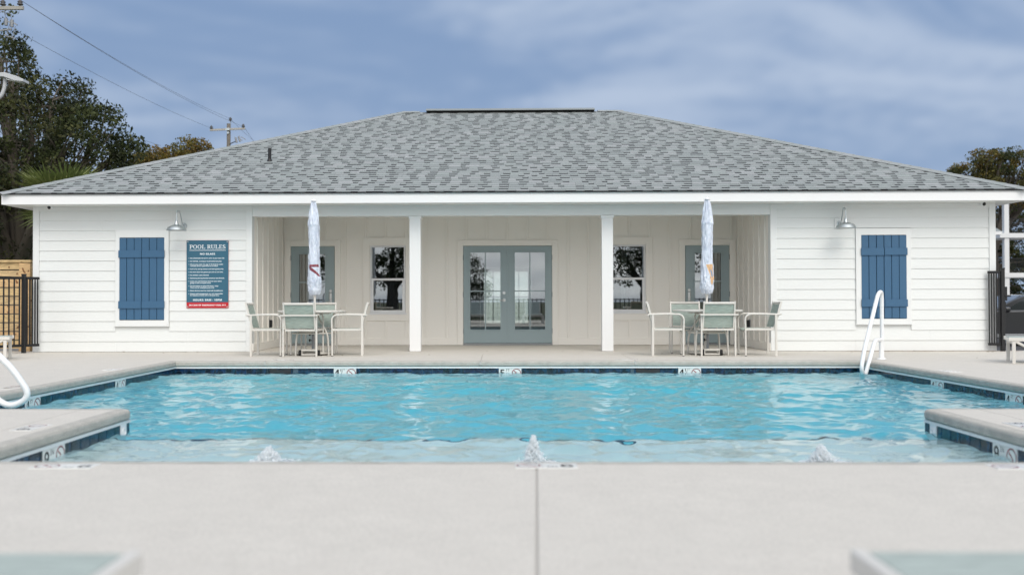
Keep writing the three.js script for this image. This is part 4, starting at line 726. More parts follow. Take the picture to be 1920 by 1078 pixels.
{
  const map = canvasMap(512, 64, (c, w, h) => { const im = c.createImageData(w, h); for (let y = 0; y < h; y++) for (let x = 0; x < w; x++) { const k = smooth(0.05, 0.55, fbm3(x * 0.012, y * 0.06, 4.2, 4) + 0.75 - 1.5 * y / h) * smooth(0, 90, x) * (0.55 + 0.45 * spk(x / w, y / h)), o = (y * w + x) * 4; im.data[o] = 150; im.data[o + 1] = 112; im.data[o + 2] = 72; im.data[o + 3] = 150 * k; } c.putImageData(im, 0, 0); });
  const m = new THREE.MeshStandardMaterial({ map, transparent: true, roughness: 0.9 });
  mesh('rust_stain', new THREE.PlaneGeometry(3.2, 0.32).rotateX(-Math.PI / 2).translate(7.3, 0.004, 0.18), m, deck);
  const bits = []; for (let i = 0; i < 46; i++) { const x = rr(-8, 8.4), z = i % 3 ? rr(0.05, 0.5) : rr(0.2, 2.4), g = new THREE.CircleGeometry(rr(0.012, 0.03), 6).scale(1, rr(0.4, 0.8), 1).rotateX(-Math.PI / 2 + rr(-0.3, 0.3)).rotateY(rnd() * 6).translate(x, 0.012, z); bits.push(g); }
  tag(mesh('leaf_litter', bits, std([0.16, 0.12, 0.07], 0.9, { side: THREE.DoubleSide }), scene), 'scattered dry leaf bits on the deck along the house', 'leaf litter', null, 'stuff');
}
// ------------------------------------------------------------------ fences by the house corners
function fence(label, name, cat, pts, top, bottom, opts = {}) {    // pts: [x, z] corner posts
  const t = thing(name, label, cat);
  pts.forEach(([x, z], i) => { if (opts.skip?.includes(i)) return; const p = group('post', t, [x, 0, z]); mesh('post_shaft', rbox(0.062, top + 0.03, 0.062, 0, (top + 0.03) / 2, 0, 0.004), M.black, p); mesh('post_cap', rbox(0.07, 0.014, 0.07, 0, top + 0.035, 0, 0.003), M.black, p); });
  for (let i = 0; i < pts.length - 1; i++) {
    const A = V(pts[i][0], 0, pts[i][1]), B = V(pts[i + 1][0], 0, pts[i + 1][1]), d = B.clone().sub(A), L = d.length(), ry = Math.atan2(-d.z, d.x), p = group('fence_panel', t, [A.x, 0, A.z], ry);
    for (const y of [top - 0.03, bottom]) mesh('rail', rbox(L - 0.066, 0.045, 0.042, L / 2, y, 0, 0.003), M.black, p);
    const n = opts.n?.[i] ?? Math.round((L - 0.07) / 0.098); for (let k = 0; k < n; k++) mesh('picket', rbox(0.02, top - bottom - 0.076, 0.02, 0.035 + (L - 0.07) * (k + 0.5) / n, (top + bottom - 0.03) / 2, 0, 0.002), M.black, p);
  }
  return t;
}
{
  const pL = at(43, 662, 'y', 0), wallL = at(75, 600, 'z', 0.06), g = at(-60, 668, 'y', 0);
  fence('black metal picket fence with gate post at the left house corner', 'metal_fence', 'fence', [[wallL.x, wallL.z], [pL.x, pL.z], [pL.x - 0.62, pL.z + 1.08], [pL.x - 1.24, pL.z + 2.16]], 1.33, 0.13, { n: [5], skip: [0] });
  const pR = at(1882, 658.5, 'y', 0), wallR = at(1850, 600, 'z', 0.06);
  const f = fence('black metal picket panel and post at the right house corner', 'metal_fence', 'fence', [[wallR.x, wallR.z], [pR.x, pR.z]], 1.39, 0.12, { n: [5], skip: [0] });
  mesh('latch_box', [rbox(0.045, 0.24, 0.06, pR.x + 0.05, 0.99, pR.z, 0.01), rbox(0.03, 0.42, 0.05, pR.x + 0.045, 0.64, pR.z - 0.02, 0.006), rbox(0.10, 0.03, 0.05, pR.x + 0.075, 0.95, pR.z + 0.02, 0.008)], M.black, f);
}
{
  // pine board enclosure behind the left fence
  const z = -0.35, x1 = at(57, 600, 'z', z).x, t = thing('wooden_enclosure', 'new pine board enclosure behind the black fence on the left', 'enclosure', [x1, 0, z]);
  const T = 1.62;
  mesh('corner_post', rbox(0.20, T - 0.03, 0.03, -0.10, (T - 0.03) / 2, 0.035, 0.004), M.pine[1], t); mesh('corner_return', rbox(0.03, T - 0.03, 0.16, -0.016, (T - 0.03) / 2, -0.065, 0.004), M.pine[2], t);
  mesh('cap_rail', rbox(2.9, 0.04, 0.15, -1.43, T, 0.0, 0.004), M.pine[0], t);
  for (let k = 0; k < 10; k++) { const y = 0.045 + k * 0.158; mesh('plank', rbox(2.6, 0.138, 0.024, -1.51, y + 0.0725, 0.005 + rr(-0.003, 0.003), 0.004), M.pine[k % 3], t); }
  for (const x of [-1.4, -2.7]) mesh('post', rbox(0.09, T - 0.03, 0.09, x, (T - 0.03) / 2, -0.06, 0.005), M.pine[2], t);
  mesh('side_boards', Array.from({ length: 10 }, (_, k) => rbox(0.024, 0.145, 2.4, -0.02, 0.045 + k * 0.158 + 0.0725, -1.36, 0.004)), M.pine[0], t);
}
// ------------------------------------------------------------------ vegetation
const leafMat = (c) => { const m = phys([1, 1, 1], 0.75, { vertexColors: true, side: THREE.DoubleSide, transmission: 0.4, thickness: 0, specularIntensity: 0.35 }); return m; };
const LEAF = leafMat();
function foliage(clusters, per, size, palette, flat = 0.75) {
  const n = clusters.length * per, pos = new Float32Array(n * 18), nor = new Float32Array(n * 18), col = new Float32Array(n * 18), c0 = new THREE.Color();
  let o = 0; const a = V(0, 0, 0), b = V(0, 0, 0), nn = V(0, 0, 0), p = V(0, 0, 0), q = [V(0, 0, 0), V(0, 0, 0), V(0, 0, 0), V(0, 0, 0)];
  for (const c of clusters) {
    const tint = palette[Math.floor(rnd() * palette.length)];
    for (let i = 0; i < per; i++) {
      p.set(rr(-1, 1), rr(-1, 1), rr(-1, 1)); while (p.lengthSq() > 1) p.set(rr(-1, 1), rr(-1, 1), rr(-1, 1));
      p.multiplyScalar(Math.pow(p.length(), -0.35)); p.y *= flat; p.multiplyScalar(c.r).add(c.p);
      nn.set(rr(-1, 1), rr(-0.3, 1.2), rr(-1, 1)).normalize(); a.set(rr(-1, 1), rr(-1, 1), rr(-1, 1)).cross(nn).normalize(); b.crossVectors(nn, a);
      const s = size * rr(0.6, 1.3), w = s * rr(0.4, 0.6);
      q[0].copy(p).addScaledVector(a, -s * 0.5); q[2].copy(p).addScaledVector(a, s * 0.5); q[1].copy(p).addScaledVector(b, w * 0.5).addScaledVector(nn, s * 0.1); q[3].copy(p).addScaledVector(b, -w * 0.5).addScaledVector(nn, s * 0.1);
      const v = rr(0.7, 1.35) * 1.0;
      for (const k of [0, 2, 1, 0, 3, 2]) { q[k].toArray(pos, o); nn.toArray(nor, o); col[o] = tint[0] * v; col[o + 1] = tint[1] * v; col[o + 2] = tint[2] * v; o += 3; }
    }
  }
  const g = new THREE.BufferGeometry(); g.setAttribute('position', new THREE.BufferAttribute(pos, 3)); g.setAttribute('normal', new THREE.BufferAttribute(nor, 3)); g.setAttribute('color', new THREE.BufferAttribute(col, 3)); return g;
}
function limb(a, b, r0, r1, bend = 0.12, sag = 0) {
  const m = a.clone().lerp(b, 0.5), L = a.distanceTo(b); m.add(V(rr(-1, 1), rr(-0.5, 1) - sag, rr(-1, 1)).multiplyScalar(L * bend));
  const c = new THREE.QuadraticBezierCurve3(a, m, b), seg = 8, rad = 7, g = new THREE.TubeGeometry(c, seg, 1, rad), P = g.attributes.position;
  for (let i = 0; i <= seg; i++) { const q = c.getPointAt(i / seg), r = r0 + (r1 - r0) * i / seg; for (let k = 0; k <= rad; k++) { const j = i * (rad + 1) + k, v = V(P.getX(j), P.getY(j), P.getZ(j)).sub(q).multiplyScalar(r * (1 + 0.12 * n2(k * 2.1, i * 0.8))).add(q); P.setXYZ(j, v.x, v.y, v.z); } }
  g.computeVertexNormals(); return { g, c };
}
// blobs: [x, y, z, rx, ry, rz] lobes of the crown, relative to the foot of the tree
function tree(name, label, cat, p, o) {
  const t = thing(name, label, cat, p, 0, o.group), wood = [], twigs = [], clusters = [], fork = V(o.lean ?? 0, o.fork, 0);
  const tr = limb(V(0, -0.1, 0), fork, o.r * 1.25, o.r * 0.8, 0.05); wood.push(tr.g);
  for (const [x, y, z, rx, ry, rz] of o.blobs) {
    const c = V(x, y, z), l = limb(fork.clone().multiplyScalar(rr(0.75, 1)), c, o.r * 0.5, o.r * 0.16, 0.16); wood.push(l.g);
    const made = [];
    for (let k = 0; k < o.lobeClusters; k++) {
      const d = V(rr(-1, 1), rr(-1, 1), rr(-1, 1)); while (d.lengthSq() > 1) d.set(rr(-1, 1), rr(-1, 1), rr(-1, 1));
      d.multiplyScalar(Math.pow(d.length() + 1e-3, -0.45)); const q = V(x + d.x * rx, y + d.y * ry, z + d.z * rz);
      if (fbm3(q.x * 0.55 + p[0], q.y * 0.55, q.z * 0.55, 2) < (o.holes ?? -0.25)) continue;
      made.push({ p: q, r: o.cl * rr(0.6, 1.25) });
    }
    clusters.push(...made);
    made.forEach((m, k) => { if (k % (o.twigEvery ?? 3)) return; const s = l.c.getPointAt(rr(0.35, 1)); twigs.push(limb(s, m.p, o.r * 0.10, 0.012, 0.18).g); });
  }
  mesh('trunk', wood, o.bark ?? M.bark, t); mesh('branches', twigs, o.bark ?? M.bark, t);
  mesh('crown', foliage(clusters, o.per, o.leaf, o.palette, o.flat), LEAF, t);
  return t;
}
const OAK = [[0.050, 0.066, 0.020], [0.066, 0.080, 0.024], [0.040, 0.052, 0.019], [0.088, 0.092, 0.030], [0.032, 0.040, 0.016]];
const RUST = [[0.22, 0.165, 0.035], [0.16, 0.14, 0.036], [0.28, 0.185, 0.040], [0.12, 0.115, 0.034], [0.19, 0.125, 0.032]];
{
  const at2 = (px, py, z) => at(px, py, 'z', z);
  const lob = (foot, list, z) => list.map(([px, py, dz, r, ry]) => { const q = at2(px, py, z + dz); return [q.x - foot[0], q.y - foot[1], q.z - foot[2], r, ry ?? r * 0.8, r]; });
  const f1 = [-17.5, -0.42, -18];
  tree('oak_tree', 'large dark green live oak left of the house behind the roof', 'tree', f1, { r: 0.5, fork: 2.6, cl: 0.42, per: 52, leaf: 0.145, lobeClusters: 46, palette: OAK, holes: -0.2, blobs: lob(f1, [[-60, 110, 0, 1.7], [20, 145, 1, 1.5], [95, 185, 0.5, 1.4], [140, 200, -0.5, 1.2], [60, 235, 1.5, 1.7], [-40, 215, 2, 1.8], [175, 255, 0.5, 1.35], [215, 290, -0.5, 1.0, 0.9], [120, 280, 1.5, 1.5], [20, 305, 2, 1.8], [-60, 330, 1, 1.9], [90, 345, 2, 1.5], [190, 330, 0, 1.1, 0.7], [0, 395, 1.5, 1.7], [60, 420, 0, 1.5], [-50, 440, 1, 1.6]], -18) });
  const f2 = [-20.5, -0.42, -23];
  tree('oak_tree', 'tall dark oak at the left picture edge behind the utility pole', 'tree', f2, { r: 0.45, fork: 3, cl: 0.5, per: 42, leaf: 0.17, lobeClusters: 30, palette: OAK, holes: -0.2, blobs: lob(f2, [[-60, 60, 0, 2.2], [0, 110, 0, 1.3], [-80, 160, 1, 2.2], [40, 250, 0, 1.8], [120, 330, 0, 1.7], [-20, 360, 0, 2.4], [30, 450, 0, 2.2], [-90, 470, 0, 2.0]], -23) });
  const f3 = [-15.3, -0.42, -28];
  tree('oak_tree', 'small tree with rusty yellow leaves between the big oak and the utility pole', 'tree', f3, { r: 0.22, fork: 3.4, cl: 0.34, per: 42, leaf: 0.14, lobeClusters: 46, palette: RUST, holes: -0.15, blobs: lob(f3, [[290, 305, 0, 0.95], [325, 292, 0.5, 1.0], [358, 286, 0, 0.75], [375, 282, 0, 0.5, 0.4], [300, 320, -0.5, 1.2], [345, 310, 0.5, 1.1], [270, 318, 0, 0.8]], -28) });
  const f4 = [38.5, -0.42, -62];
  tree('oak_tree', 'brownish oak rising over the right end of the roof', 'tree', f4, { r: 0.5, fork: 5.5, cl: 0.5, per: 46, leaf: 0.22, lobeClusters: 60, palette: [...RUST.slice(0, 2), RUST[4], OAK[0], OAK[3], RUST[3], RUST[3]], holes: -0.1, twigEvery: 2, blobs: lob(f4, [[1812, 325, 0, 1.2, 0.7], [1850, 305, 0, 1.4], [1880, 300, 1, 1.4], [1868, 335, 0, 2.0, 1.2], [1905, 320, 0, 2.0], [1940, 310, 0, 2.2], [1960, 345, 0, 2.6], [1900, 355, 1, 2.0], [1840, 345, 0, 1.5, 0.8], [1985, 300, 0, 2.0]], -62) });
  const f5 = [36.5, -0.42, -72];
  tree('oak_tree', 'dark oak behind the white balcony building at the right edge', 'tree', f5, { r: 0.5, fork: 3.5, cl: 0.6, per: 44, leaf: 0.26, lobeClusters: 60, palette: OAK, holes: -0.12, twigEvery: 2, blobs: lob(f5, [[1872, 400, 0, 1.6], [1900, 410, 0, 2.0], [1935, 405, 0, 2.4], [1880, 450, 0, 1.4], [1910, 470, 0, 2.2], [1874, 490, 0, 1.8], [1900, 530, 0, 2.4], [1945, 500, 0, 2.4], [1875, 550, 0, 1.6], [1930, 570, 0, 2.2]], -72) });
  // beyond the photographer: the trees and the fence that the panes mirror
  const f6 = [-7.5, -0.42, 44];
  const back = tree('oak_tree', 'spreading oak beyond the pool, seen mirrored in the left panes', 'tree', f6, { r: 0.4, fork: 2.4, cl: 0.6, per: 34, leaf: 0.24, lobeClusters: 50, palette: OAK, holes: -0.1, blobs: [[-2.5, 4.2, 0, 2, 1.5, 2], [0, 5, 1, 2.2, 1.6, 2], [2.4, 4.6, 0, 2, 1.4, 2], [1, 3.4, -1, 1.8, 1.1, 1.6], [-1.5, 3.2, 1, 1.7, 1.1, 1.6], [0, 6.3, 0, 2, 1.4, 2]] });
  copy(back, 'oak beyond the pool whose reflection darkens the left window', [-14.5, -0.42, 46], 1.3);
  copy(back, 'small oak beyond the pool, mirrored in the left leaf of the double door', [-2.9, -0.42, 45.5], 2.2).scale.setScalar(0.62);
  copy(back, 'oak beyond the pool, mirrored in the right window', [9.5, -0.42, 45], 2.4);
  copy(back, 'oak beyond the pool, mirrored in the right glazed door', [16.5, -0.42, 47], 4.0);
  const bf = thing('picket_fence', 'black picket fence on the far side of the pool, seen mirrored in the windows', 'fence', [0, -0.42, 33]);
  mesh('rail', [rbox(44, 0.05, 0.04, 0, 1.35, 0, 0.004), rbox(44, 0.05, 0.04, 0, 0.35, 0, 0.004)], M.black, bf);
  const pk = rbox(0.045, 1.25, 0.03, 0, 0.78, 0, 0.003); for (let k = 0; k < 180; k++) mesh('picket', pk, M.black, bf, [-21.9 + k * 0.244, 0, 0]);
}
{
  // palmetto behind the left end of the roof
  const p = at(112, 383, 'z', -7.5), t = thing('palmetto', 'palmetto with stiff fan leaves showing over the left roof edge', 'palm', [p.x, -0.42, p.z]), h = p.y + 0.42;
  mesh('trunk', limb(V(0.1, 0, 0), V(0, h, 0), 0.2, 0.16, 0.02).g, M.bark, t);
  const greens = [[0.22, 0.26, 0.075], [0.30, 0.32, 0.11], [0.16, 0.20, 0.06], [0.38, 0.36, 0.18]];
  for (let f = 0; f < 40; f++) {
    const az = f * 2.4 + rr(-0.2, 0.2), el = f < 28 ? rr(0.15, 0.95) : rr(-0.7, 0.2), d = V(Math.cos(az) * Math.cos(el), Math.sin(el), Math.sin(az) * Math.cos(el)), st = rr(0.35, 0.6), o = V(0, h, 0).addScaledVector(d, st), side = V(-Math.sin(az), 0, Math.cos(az)), up = d.clone().cross(side).normalize();
    const pos = [], nor = [], col = []; const tint = greens[f >= 34 ? 3 : Math.floor(rnd() * 3)], n = 22;
    for (let k = 0; k < n; k++) {
      const a = (k / (n - 1) - 0.5) * 3.4, L = rr(0.72, 0.95) * (0.75 + 0.35 * Math.cos(a * 0.8)), dir = d.clone().multiplyScalar(Math.cos(a)).addScaledVector(side, Math.sin(a)).addScaledVector(up, -0.12 * Math.abs(Math.sin(a))).normalize(), w = 0.027;
      const m = o.clone().addScaledVector(dir, L * 0.55), e = o.clone().addScaledVector(dir, L).add(V(0, -0.10 * L * rnd(), 0)), q = dir.clone().cross(up).normalize(), v = rr(0.8, 1.25);
      for (const x of [o, m.clone().addScaledVector(q, w), m.clone().addScaledVector(q, -w), m.clone().addScaledVector(q, w), e, m.clone().addScaledVector(q, -w)]) { pos.push(x.x, x.y, x.z); nor.push(up.x, up.y, up.z); col.push(tint[0] * v, tint[1] * v, tint[2] * v); }
    }
    const g = new THREE.BufferGeometry(); g.setAttribute('position', new THREE.Float32BufferAttribute(pos, 3)); g.setAttribute('color', new THREE.Float32BufferAttribute(col, 3)); g.computeVertexNormals();
    const fr = group('frond', t); mesh('fan_leaf', g, LEAF, fr); mesh('stalk', tube([V(0, h - 0.05, 0), o], 0.012, 0.1, 4, 6), M.grass, fr);
  }
}
// ------------------------------------------------------------------ utility poles, wires, street lamp
const wireMat = std([0.16, 0.16, 0.17], 0.6), glazeMat = std([0.09, 0.085, 0.085], 0.3);
const insul = (x, y, z, s = 1) => new THREE.LatheGeometry([[0, 0], [0.05, 0], [0.05, 0.04], [0.11, 0.05], [0.12, 0.09], [0.06, 0.11], [0.10, 0.15], [0.10, 0.19], [0.05, 0.22], [0.05, 0.26], [0, 0.27]].map((q) => new THREE.Vector2(q[0] * s, q[1] * s)), 16).translate(x, y, z);
{
  const p = at(428, 232, 'z', -50), a = at(392, 243.5, 'z', -49.7), b = at(458, 240.5, 'z', -49.7);
  const far = thing('utility_pole', 'wooden utility pole with one crossarm rising behind the roof', 'utility pole', [p.x, -0.42, p.z]), H = p.y + 0.42, ya = (a.y + b.y) / 2 + 0.42;
  mesh('pole_shaft', cyl(0.17, 0.125, H, 0, 0, 0, 16), M.pole, far);
  mesh('crossarm', bar(V(a.x - p.x, a.y + 0.42, 0.2), V(b.x - p.x, b.y + 0.42, 0.2), 0.11, 0.12), std([0.42, 0.40, 0.36], 0.8), far);
  mesh('bracket', [box(0.26, 0.16, 0.04, 0, ya, 0.28), box(0.14, 0.14, 0.04, 0, ya - 0.22, 0.17)], M.galv, far);
  for (const [x, y] of [[a.x - p.x + 0.1, a.y + 0.47], [b.x - p.x - 0.12, b.y + 0.47], [0.12, H + 0.18]]) mesh('insulator', insul(x, y, x === 0.12 ? 0 : 0.2), glazeMat, far);
  mesh('top_pin', cyl(0.022, 0.022, 0.5, 0.12, H - 0.3, 0, 8), M.greyMetal, far);
  const c1 = at(446, 264, 'z', -49.9), c0 = at(430, 270, 'z', -49.9), c2 = at(452, 262, 'z', -49.9);
  mesh('cutout_arm', bar(V(c0.x - p.x, c0.y + 0.42, 0.1), V(c1.x - p.x - 0.1, c1.y + 0.42, 0.1), 0.05, 0.05), M.black, far);
  for (const q of [c1, c2]) mesh('fuse_cutout', [cyl(0.07, 0.06, 0.38, 0, 0, 0, 10).rotateZ(0.25).translate(q.x - p.x - 0.1, q.y + 0.3, 0.1), bar(V(q.x - p.x - 0.05, q.y + 0.62, 0.1), V(q.x - p.x + 0.28, q.y + 0.44, 0.1), 0.05, 0.05)], M.greyMetal, far);

  const e = at(47, 16, 'z', -16), nx = e.x - 1.25, near = thing('utility_pole', 'nearer utility pole at the upper left edge, its crossarm and fuse cutouts in view', 'utility pole', [nx, -0.42, -16]), y = e.y + 0.42;
  mesh('pole_shaft', cyl(0.17, 0.125, y + 0.5, 0, 0, 0, 16), M.pole, near);
  mesh('crossarm', box(2.5, 0.115, 0.10, 0, y - 0.03, 0.17), std([0.36, 0.345, 0.31], 0.8), near);
  for (const x of [1.14, 0.55, -1.1]) mesh('insulator', insul(x, y + 0.035, 0.17, 0.85), glazeMat, near);
  const q1 = at(10, 42, 'z', -15.8), q2 = at(21, 45, 'z', -15.8), q0 = at(-25, 60, 'z', -15.8);
  mesh('cutout_arm', bar(V(q0.x - nx, q0.y + 0.42, 0.2), V(q2.x - nx, q2.y + 0.25, 0.2), 0.05, 0.05), M.greyMetal, near);
  for (const q of [q1, q2]) mesh('fuse_cutout', [cyl(0.055, 0.06, 0.24, 0, 0, 0, 12).translate(q.x - nx, q.y + 0.32, 0.2), cyl(0.012, 0.012, 0.42, 0, 0, 0, 8).rotateZ(-0.25).translate(q.x - nx + 0.03, q.y - 0.08, 0.24), bar(V(q.x - nx, q.y + 0.5, 0.2), V(q.x - nx + 0.18, q.y + 0.38, 0.2), 0.04, 0.04), bar(V(q.x - nx - 0.06, q.y, 0.2), V(q.x - nx + 0.12, q.y - 0.08, 0.2), 0.04, 0.04)], M.greyMetal, near);
  mesh('jumper', [q1, q2].map((q) => new THREE.TubeGeometry(new THREE.CatmullRomCurve3([V(q.x - nx, q.y + 0.56, 0.2), V(q.x - nx - 0.1, q.y + 0.8, 0.2), V(q.x - nx - 0.25, q.y + 0.75, 0.2), V(q.x - nx - 0.2, y - 0.02, 0.2)]), 16, 0.009, 6)), wireMat, near);
  // wires from near to far, then on to the right and down behind the roof
  const wire = (label, A, B, sag, r = 0.008) => { const m = A.clone().lerp(B, 0.5); m.y -= sag; const o = mesh('power_line', new THREE.TubeGeometry(new THREE.QuadraticBezierCurve3(A, m, B), 40, r, 6), wireMat, scene); tag(o, label, 'power line', 'power lines over the roof'); };
  const W = (px, py, z) => at(px, py, 'z', z);
  wire('upper of the paired power lines from the near to the far pole', W(37, 0, -15.8), W(430, 222, -50), 0.55); wire('lower of the paired power lines, just under the upper one', W(46, 6, -15.8), W(454, 237, -49.8), 0.6);
  wire('single power line from the near fuse cutouts to the left crossarm end', W(24, 55, -15.8), W(395, 240, -49.8), 0.4); 
  wire('thin cable crossing the big oak below the street lamp', W(-10, 115, -15.8), W(300, 273, -42), 0.6, 0.009);
  wire('power line dropping right from the top of the far pole', W(431, 223, -50), W(530, 300, -75), 0.6); wire('power line dropping right from the right crossarm end', W(457, 238, -49.8), W(520, 312, -75), 0.6);
}
{
  const p = at(4, 166, 'z', -7), t = thing('street_lamp', 'pale grey flat head street lamp at the left picture edge', 'street lamp', [p.x - 1.1, 0, p.z]);
  const hd = at(3, 143, 'z', -7), tip = at(47, 150, 'z', -7), w = tip.x - hd.x, x0 = hd.x - (p.x - 1.1), y0 = hd.y;
  mesh('lamp_post', cyl(0.075, 0.055, p.y - 0.15, 0, -0.42, 0, 20), M.lampGrey, t);
  mesh('arm', tube([V(0, p.y - 0.6, 0), V(0.25, p.y - 0.32, 0), V(x0 - 0.05, p.y - 0.25, 0), V(x0 + 0.06, p.y + 0.02, 0), V(x0 + 0.07, y0 - 0.02, 0)], 0.045, 0.25, 40, 12), M.lampGrey, t);
  const s = new THREE.Shape([[0, 0.05], [0.12, 0.06], [w * 0.7, -0.03], [w, -0.11], [w, -0.155], [w * 0.62, -0.13], [0.1, -0.03], [0, -0.03]].map((q) => new THREE.Vector2(...q)));
  mesh('lamp_head', new THREE.ExtrudeGeometry(s, { depth: 0.30, bevelEnabled: true, bevelSize: 0.008, bevelThickness: 0.008, bevelSegments: 2 }).translate(x0, y0, -0.15), M.lampGrey, t);
  mesh('lens', new THREE.BoxGeometry(w * 0.62, 0.012, 0.24).rotateZ(-0.19).translate(x0 + w * 0.55, y0 - 0.128, 0), std([0.92, 0.92, 0.9], 0.3), t);
}
// ------------------------------------------------------------------ buildings and cars beyond
{
  const white = std([0.74, 0.74, 0.73], 0.6), z0 = -55, x0 = at(1885, 440, 'z', z0).x, X = 14, D = 3.0;
  const t = thing('balcony_building', 'white three storey building with open balconies at the right edge', 'building', [x0, -0.42, z0]);
  const ys = [3.16 - 0.42 + 0.42, 6.02 + 0.0, 8.9];
  for (const y of ys) mesh('floor_slab', span(-0.35, X, y - 0.28, y + 0.05, -D, 0.06), white, t);
  mesh('ground_slab', span(-0.3, X, 0, 0.12, -D, 0.05), white, t);
  for (const [a, b] of [[0.12, 2.87], [3.22, 5.73], [6.08, 8.61]]) for (const x of [0, 4.2, 8.4, 12.6]) for (const z of [-0.17, -D + 0.2]) mesh('column', span(x, x + 0.34, a + 0.001, b, z - 0.17, z + 0.16), white, t);
  mesh('roof_slab', span(-0.6, X, 8.96, 9.15, -D - 0.3, 0.35), M.shingle[3], t);
  for (const y of [ys[0] + 0.05, ys[1] + 0.05]) for (const [xa, xb] of [[0.36, 4.18], [4.56, 8.38], [8.76, 12.58]]) {
    const r = group('railing', t, [0, y, -0.15]); mesh('handrail', [span(xa, xb, 1.02, 1.07, -0.03, 0.03), span(xa, xb, 0.08, 0.12, -0.02, 0.02)], M.black, r);
    const ps = []; for (let x = xa + 0.06; x < xb; x += 0.1) ps.push(span(x - 0.012, x + 0.012, 0.12, 1.02, -0.012, 0.012)); mesh('balusters', ps, M.black, r).userData.kind = 'stuff';
  }
  mesh('rear_wall', [span(6.5, X, 0.13, 8.6, -D - 0.2, -D)], white, t);
  mesh('window', [span(8, 9.4, 0.9, 2.4, -D + 0.001, -D + 0.04), span(8, 9.4, 4.0, 5.4, -D + 0.001, -D + 0.04)], M.dark, t);
}
{
  const t = thing('low_outbuilding', 'grey roofed eave of a low building between the house corner and the balconies', 'building', [at(1881, 437, 'z', -45.5).x - 2.0, at(1881, 440, 'z', -45.5).y - 5.1, -46]);
  mesh('wall', span(-4.2, 1.58, -1, 5.1, -5, 0), std([0.55, 0.57, 0.58], 0.7), t); mesh('eave_board', span(-4.6, 2.0, 5.1, 5.3, -5.3, 0.5), M.trim, t);
  const s = new THREE.Shape([[-5.3, 0], [0.5, 0], [-1.6, 0.75], [-3.2, 0.75]].map((q) => new THREE.Vector2(...q)));
  mesh('roof', new THREE.ExtrudeGeometry(s, { depth: 6.6, bevelEnabled: false }).rotateY(-Math.PI / 2).translate(2.0, 5.301, 0), M.shingle[3], t);
}
{
  // pale shed seen through the house, beyond its rear doors
  const t = thing('white_shed', 'plain white walled shed seen through the double doors behind the house', 'shed', [0.2, -0.42, -24]);
  for (let k = 0; k < 14; k++) mesh('wall_board', span(-4, 4, k * 0.2, k * 0.2 + 0.196, -0.02 - 0.004 * (k % 2), 0.0), M.siding, t);
  mesh('side_wall', [span(-4, -3.9, 0, 2.8, -4, -0.03), span(3.9, 4, 0, 2.8, -4, -0.03)], M.siding, t);
  const s = new THREE.Shape([[0.4, 2.8], [-4.4, 2.8], [-2, 3.9]].map((q) => new THREE.Vector2(...q))); mesh('roof', new THREE.ExtrudeGeometry(s, { depth: 8.6, bevelEnabled: false }).rotateY(-Math.PI / 2).translate(4.3, 0.001, 0), M.shingle[1], t);
}
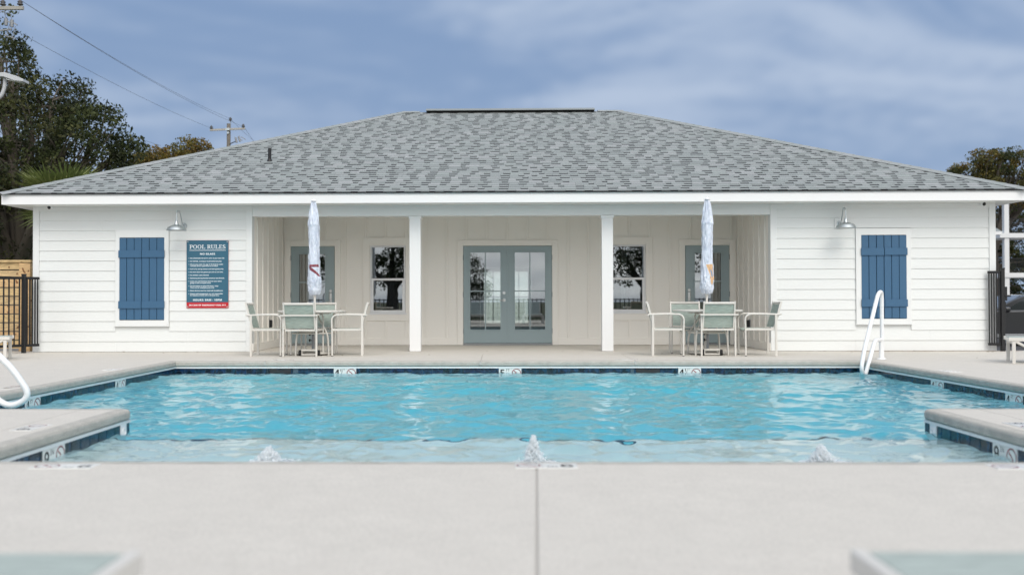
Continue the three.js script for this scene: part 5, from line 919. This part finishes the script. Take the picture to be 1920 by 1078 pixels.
function makeCar(label, paint, p, ry) {                          // side view along x, nose towards -x
  const t = thing('parked_car', label, 'car', p, ry, 'cars in the parking lot');
  const body = std(paint, 0.16, { metalness: 0.0 }), B = phys(paint, 0.28, { clearcoat: 1, clearcoatRoughness: 0.04 });
  const sh = new THREE.Shape(); sh.moveTo(-2.28, 0.30); sh.lineTo(-2.32, 0.52); sh.quadraticCurveTo(-2.30, 0.72, -2.05, 0.76); sh.quadraticCurveTo(-1.5, 0.90, -0.95, 0.955); sh.lineTo(1.55, 0.985); sh.quadraticCurveTo(2.1, 0.99, 2.22, 0.92); sh.quadraticCurveTo(2.32, 0.7, 2.30, 0.42); sh.lineTo(2.22, 0.28);
  const arch = (x) => { sh.lineTo(x + 0.37, 0.28); sh.absarc(x, 0.32, 0.365, 0, Math.PI, false); sh.lineTo(x - 0.365, 0.24); };
  arch(1.40); arch(-1.42); sh.lineTo(-2.28, 0.30);
  mesh('body', new THREE.ExtrudeGeometry(sh, { depth: 1.58, bevelEnabled: true, bevelSize: 0.05, bevelThickness: 0.09, bevelSegments: 4, curveSegments: 10 }).translate(0, 0, -0.79), B, t);
  const cab = new THREE.Shape(); cab.moveTo(-0.98, 0.94); cab.quadraticCurveTo(-0.35, 1.34, -0.02, 1.40); cab.quadraticCurveTo(0.55, 1.47, 1.05, 1.36); cab.quadraticCurveTo(1.5, 1.2, 1.85, 0.97); cab.lineTo(-0.98, 0.94);
  mesh('roof', new THREE.ExtrudeGeometry(cab, { depth: 1.18, bevelEnabled: true, bevelSize: 0.03, bevelThickness: 0.13, bevelSegments: 4, curveSegments: 10 }).translate(0, 0, -0.59), B, t);
  const glass = phys([0.02, 0.024, 0.028], 0.03, { clearcoat: 1 });
  for (const s of [-1, 1]) {
    const w1 = new THREE.Shape([[-0.70, 0.985], [-0.05, 1.345], [0.36, 1.375], [0.38, 0.99]].map((q) => new THREE.Vector2(...q))), w2 = new THREE.Shape([[0.46, 0.99], [0.44, 1.375], [1.0, 1.30], [1.42, 1.02]].map((q) => new THREE.Vector2(...q)));
    for (const w of [w1, w2]) mesh('side_window', new THREE.ExtrudeGeometry(w, { depth: 0.012, bevelEnabled: false }).translate(0, 0, -0.006).rotateX(0).translate(0, 0, s * 0.722), glass, t);
    mesh('mirror', [rbox(0.16, 0.14, 0.2, -0.72, 1.03, s * 0.98, 0.05), rbox(0.08, 0.05, 0.14, -0.66, 0.97, s * 0.87, 0.02)], B, t);
    for (const x of [0.28, 1.25]) mesh('door_handle', rbox(0.17, 0.025, 0.02, x, 0.84, s * 0.885, 0.008), B, t);
    mesh('sill', rbox(2.0, 0.10, 0.03, -0.01, 0.30, s * 0.885, 0.01), M.greyMetal, t);
    mesh('headlight', rbox(0.3, 0.11, 0.1, -2.12, 0.66, s * 0.72, 0.03), M.vinyl, t); mesh('tail_light', rbox(0.14, 0.16, 0.32, 2.24, 0.78, s * 0.66, 0.03), std([0.45, 0.02, 0.02], 0.2), t);
    for (const x of [-1.42, 1.40]) { const w = group('wheel', t, [x, 0.32, s * 0.80]); mesh('tyre', new THREE.TorusGeometry(0.245, 0.085, 12, 32).scale(1, 1, 1.15), M.rubber, w); mesh('rim', [new THREE.CylinderGeometry(0.2, 0.2, 0.06, 28).rotateX(Math.PI / 2).translate(0, 0, s * 0.04)], M.galv, w); }
  }
  mesh('windscreen', bar(V(-0.90, 1.0, 0), V(-0.10, 1.41, 0), 1.2, 0.012).translate(-0.03, 0.015, 0), glass, t); mesh('rear_window', bar(V(1.12, 1.37, 0), V(1.76, 1.05, 0), 1.2, 0.012).translate(0.03, 0.015, 0), glass, t);
  return t;
}
{
  const m = at(1890, 583, 'z', -10.4);
  makeCar('black sedan parked at the right edge behind the deck', [0.010, 0.010, 0.012], [m.x + 0.72, -0.42, -11.4], 0);
  const w = at(1885, 575, 'z', -18);
  makeCar('white sedan parked behind the black car', [0.72, 0.72, 0.71], [w.x + 2.0, -0.42, -19], Math.PI);
  makeCar('second white car farther back in the parking lot, mostly hidden', [0.66, 0.66, 0.66], [w.x + 6.2, -0.42, -24], 0);
}

renderer.render(scene, camera);
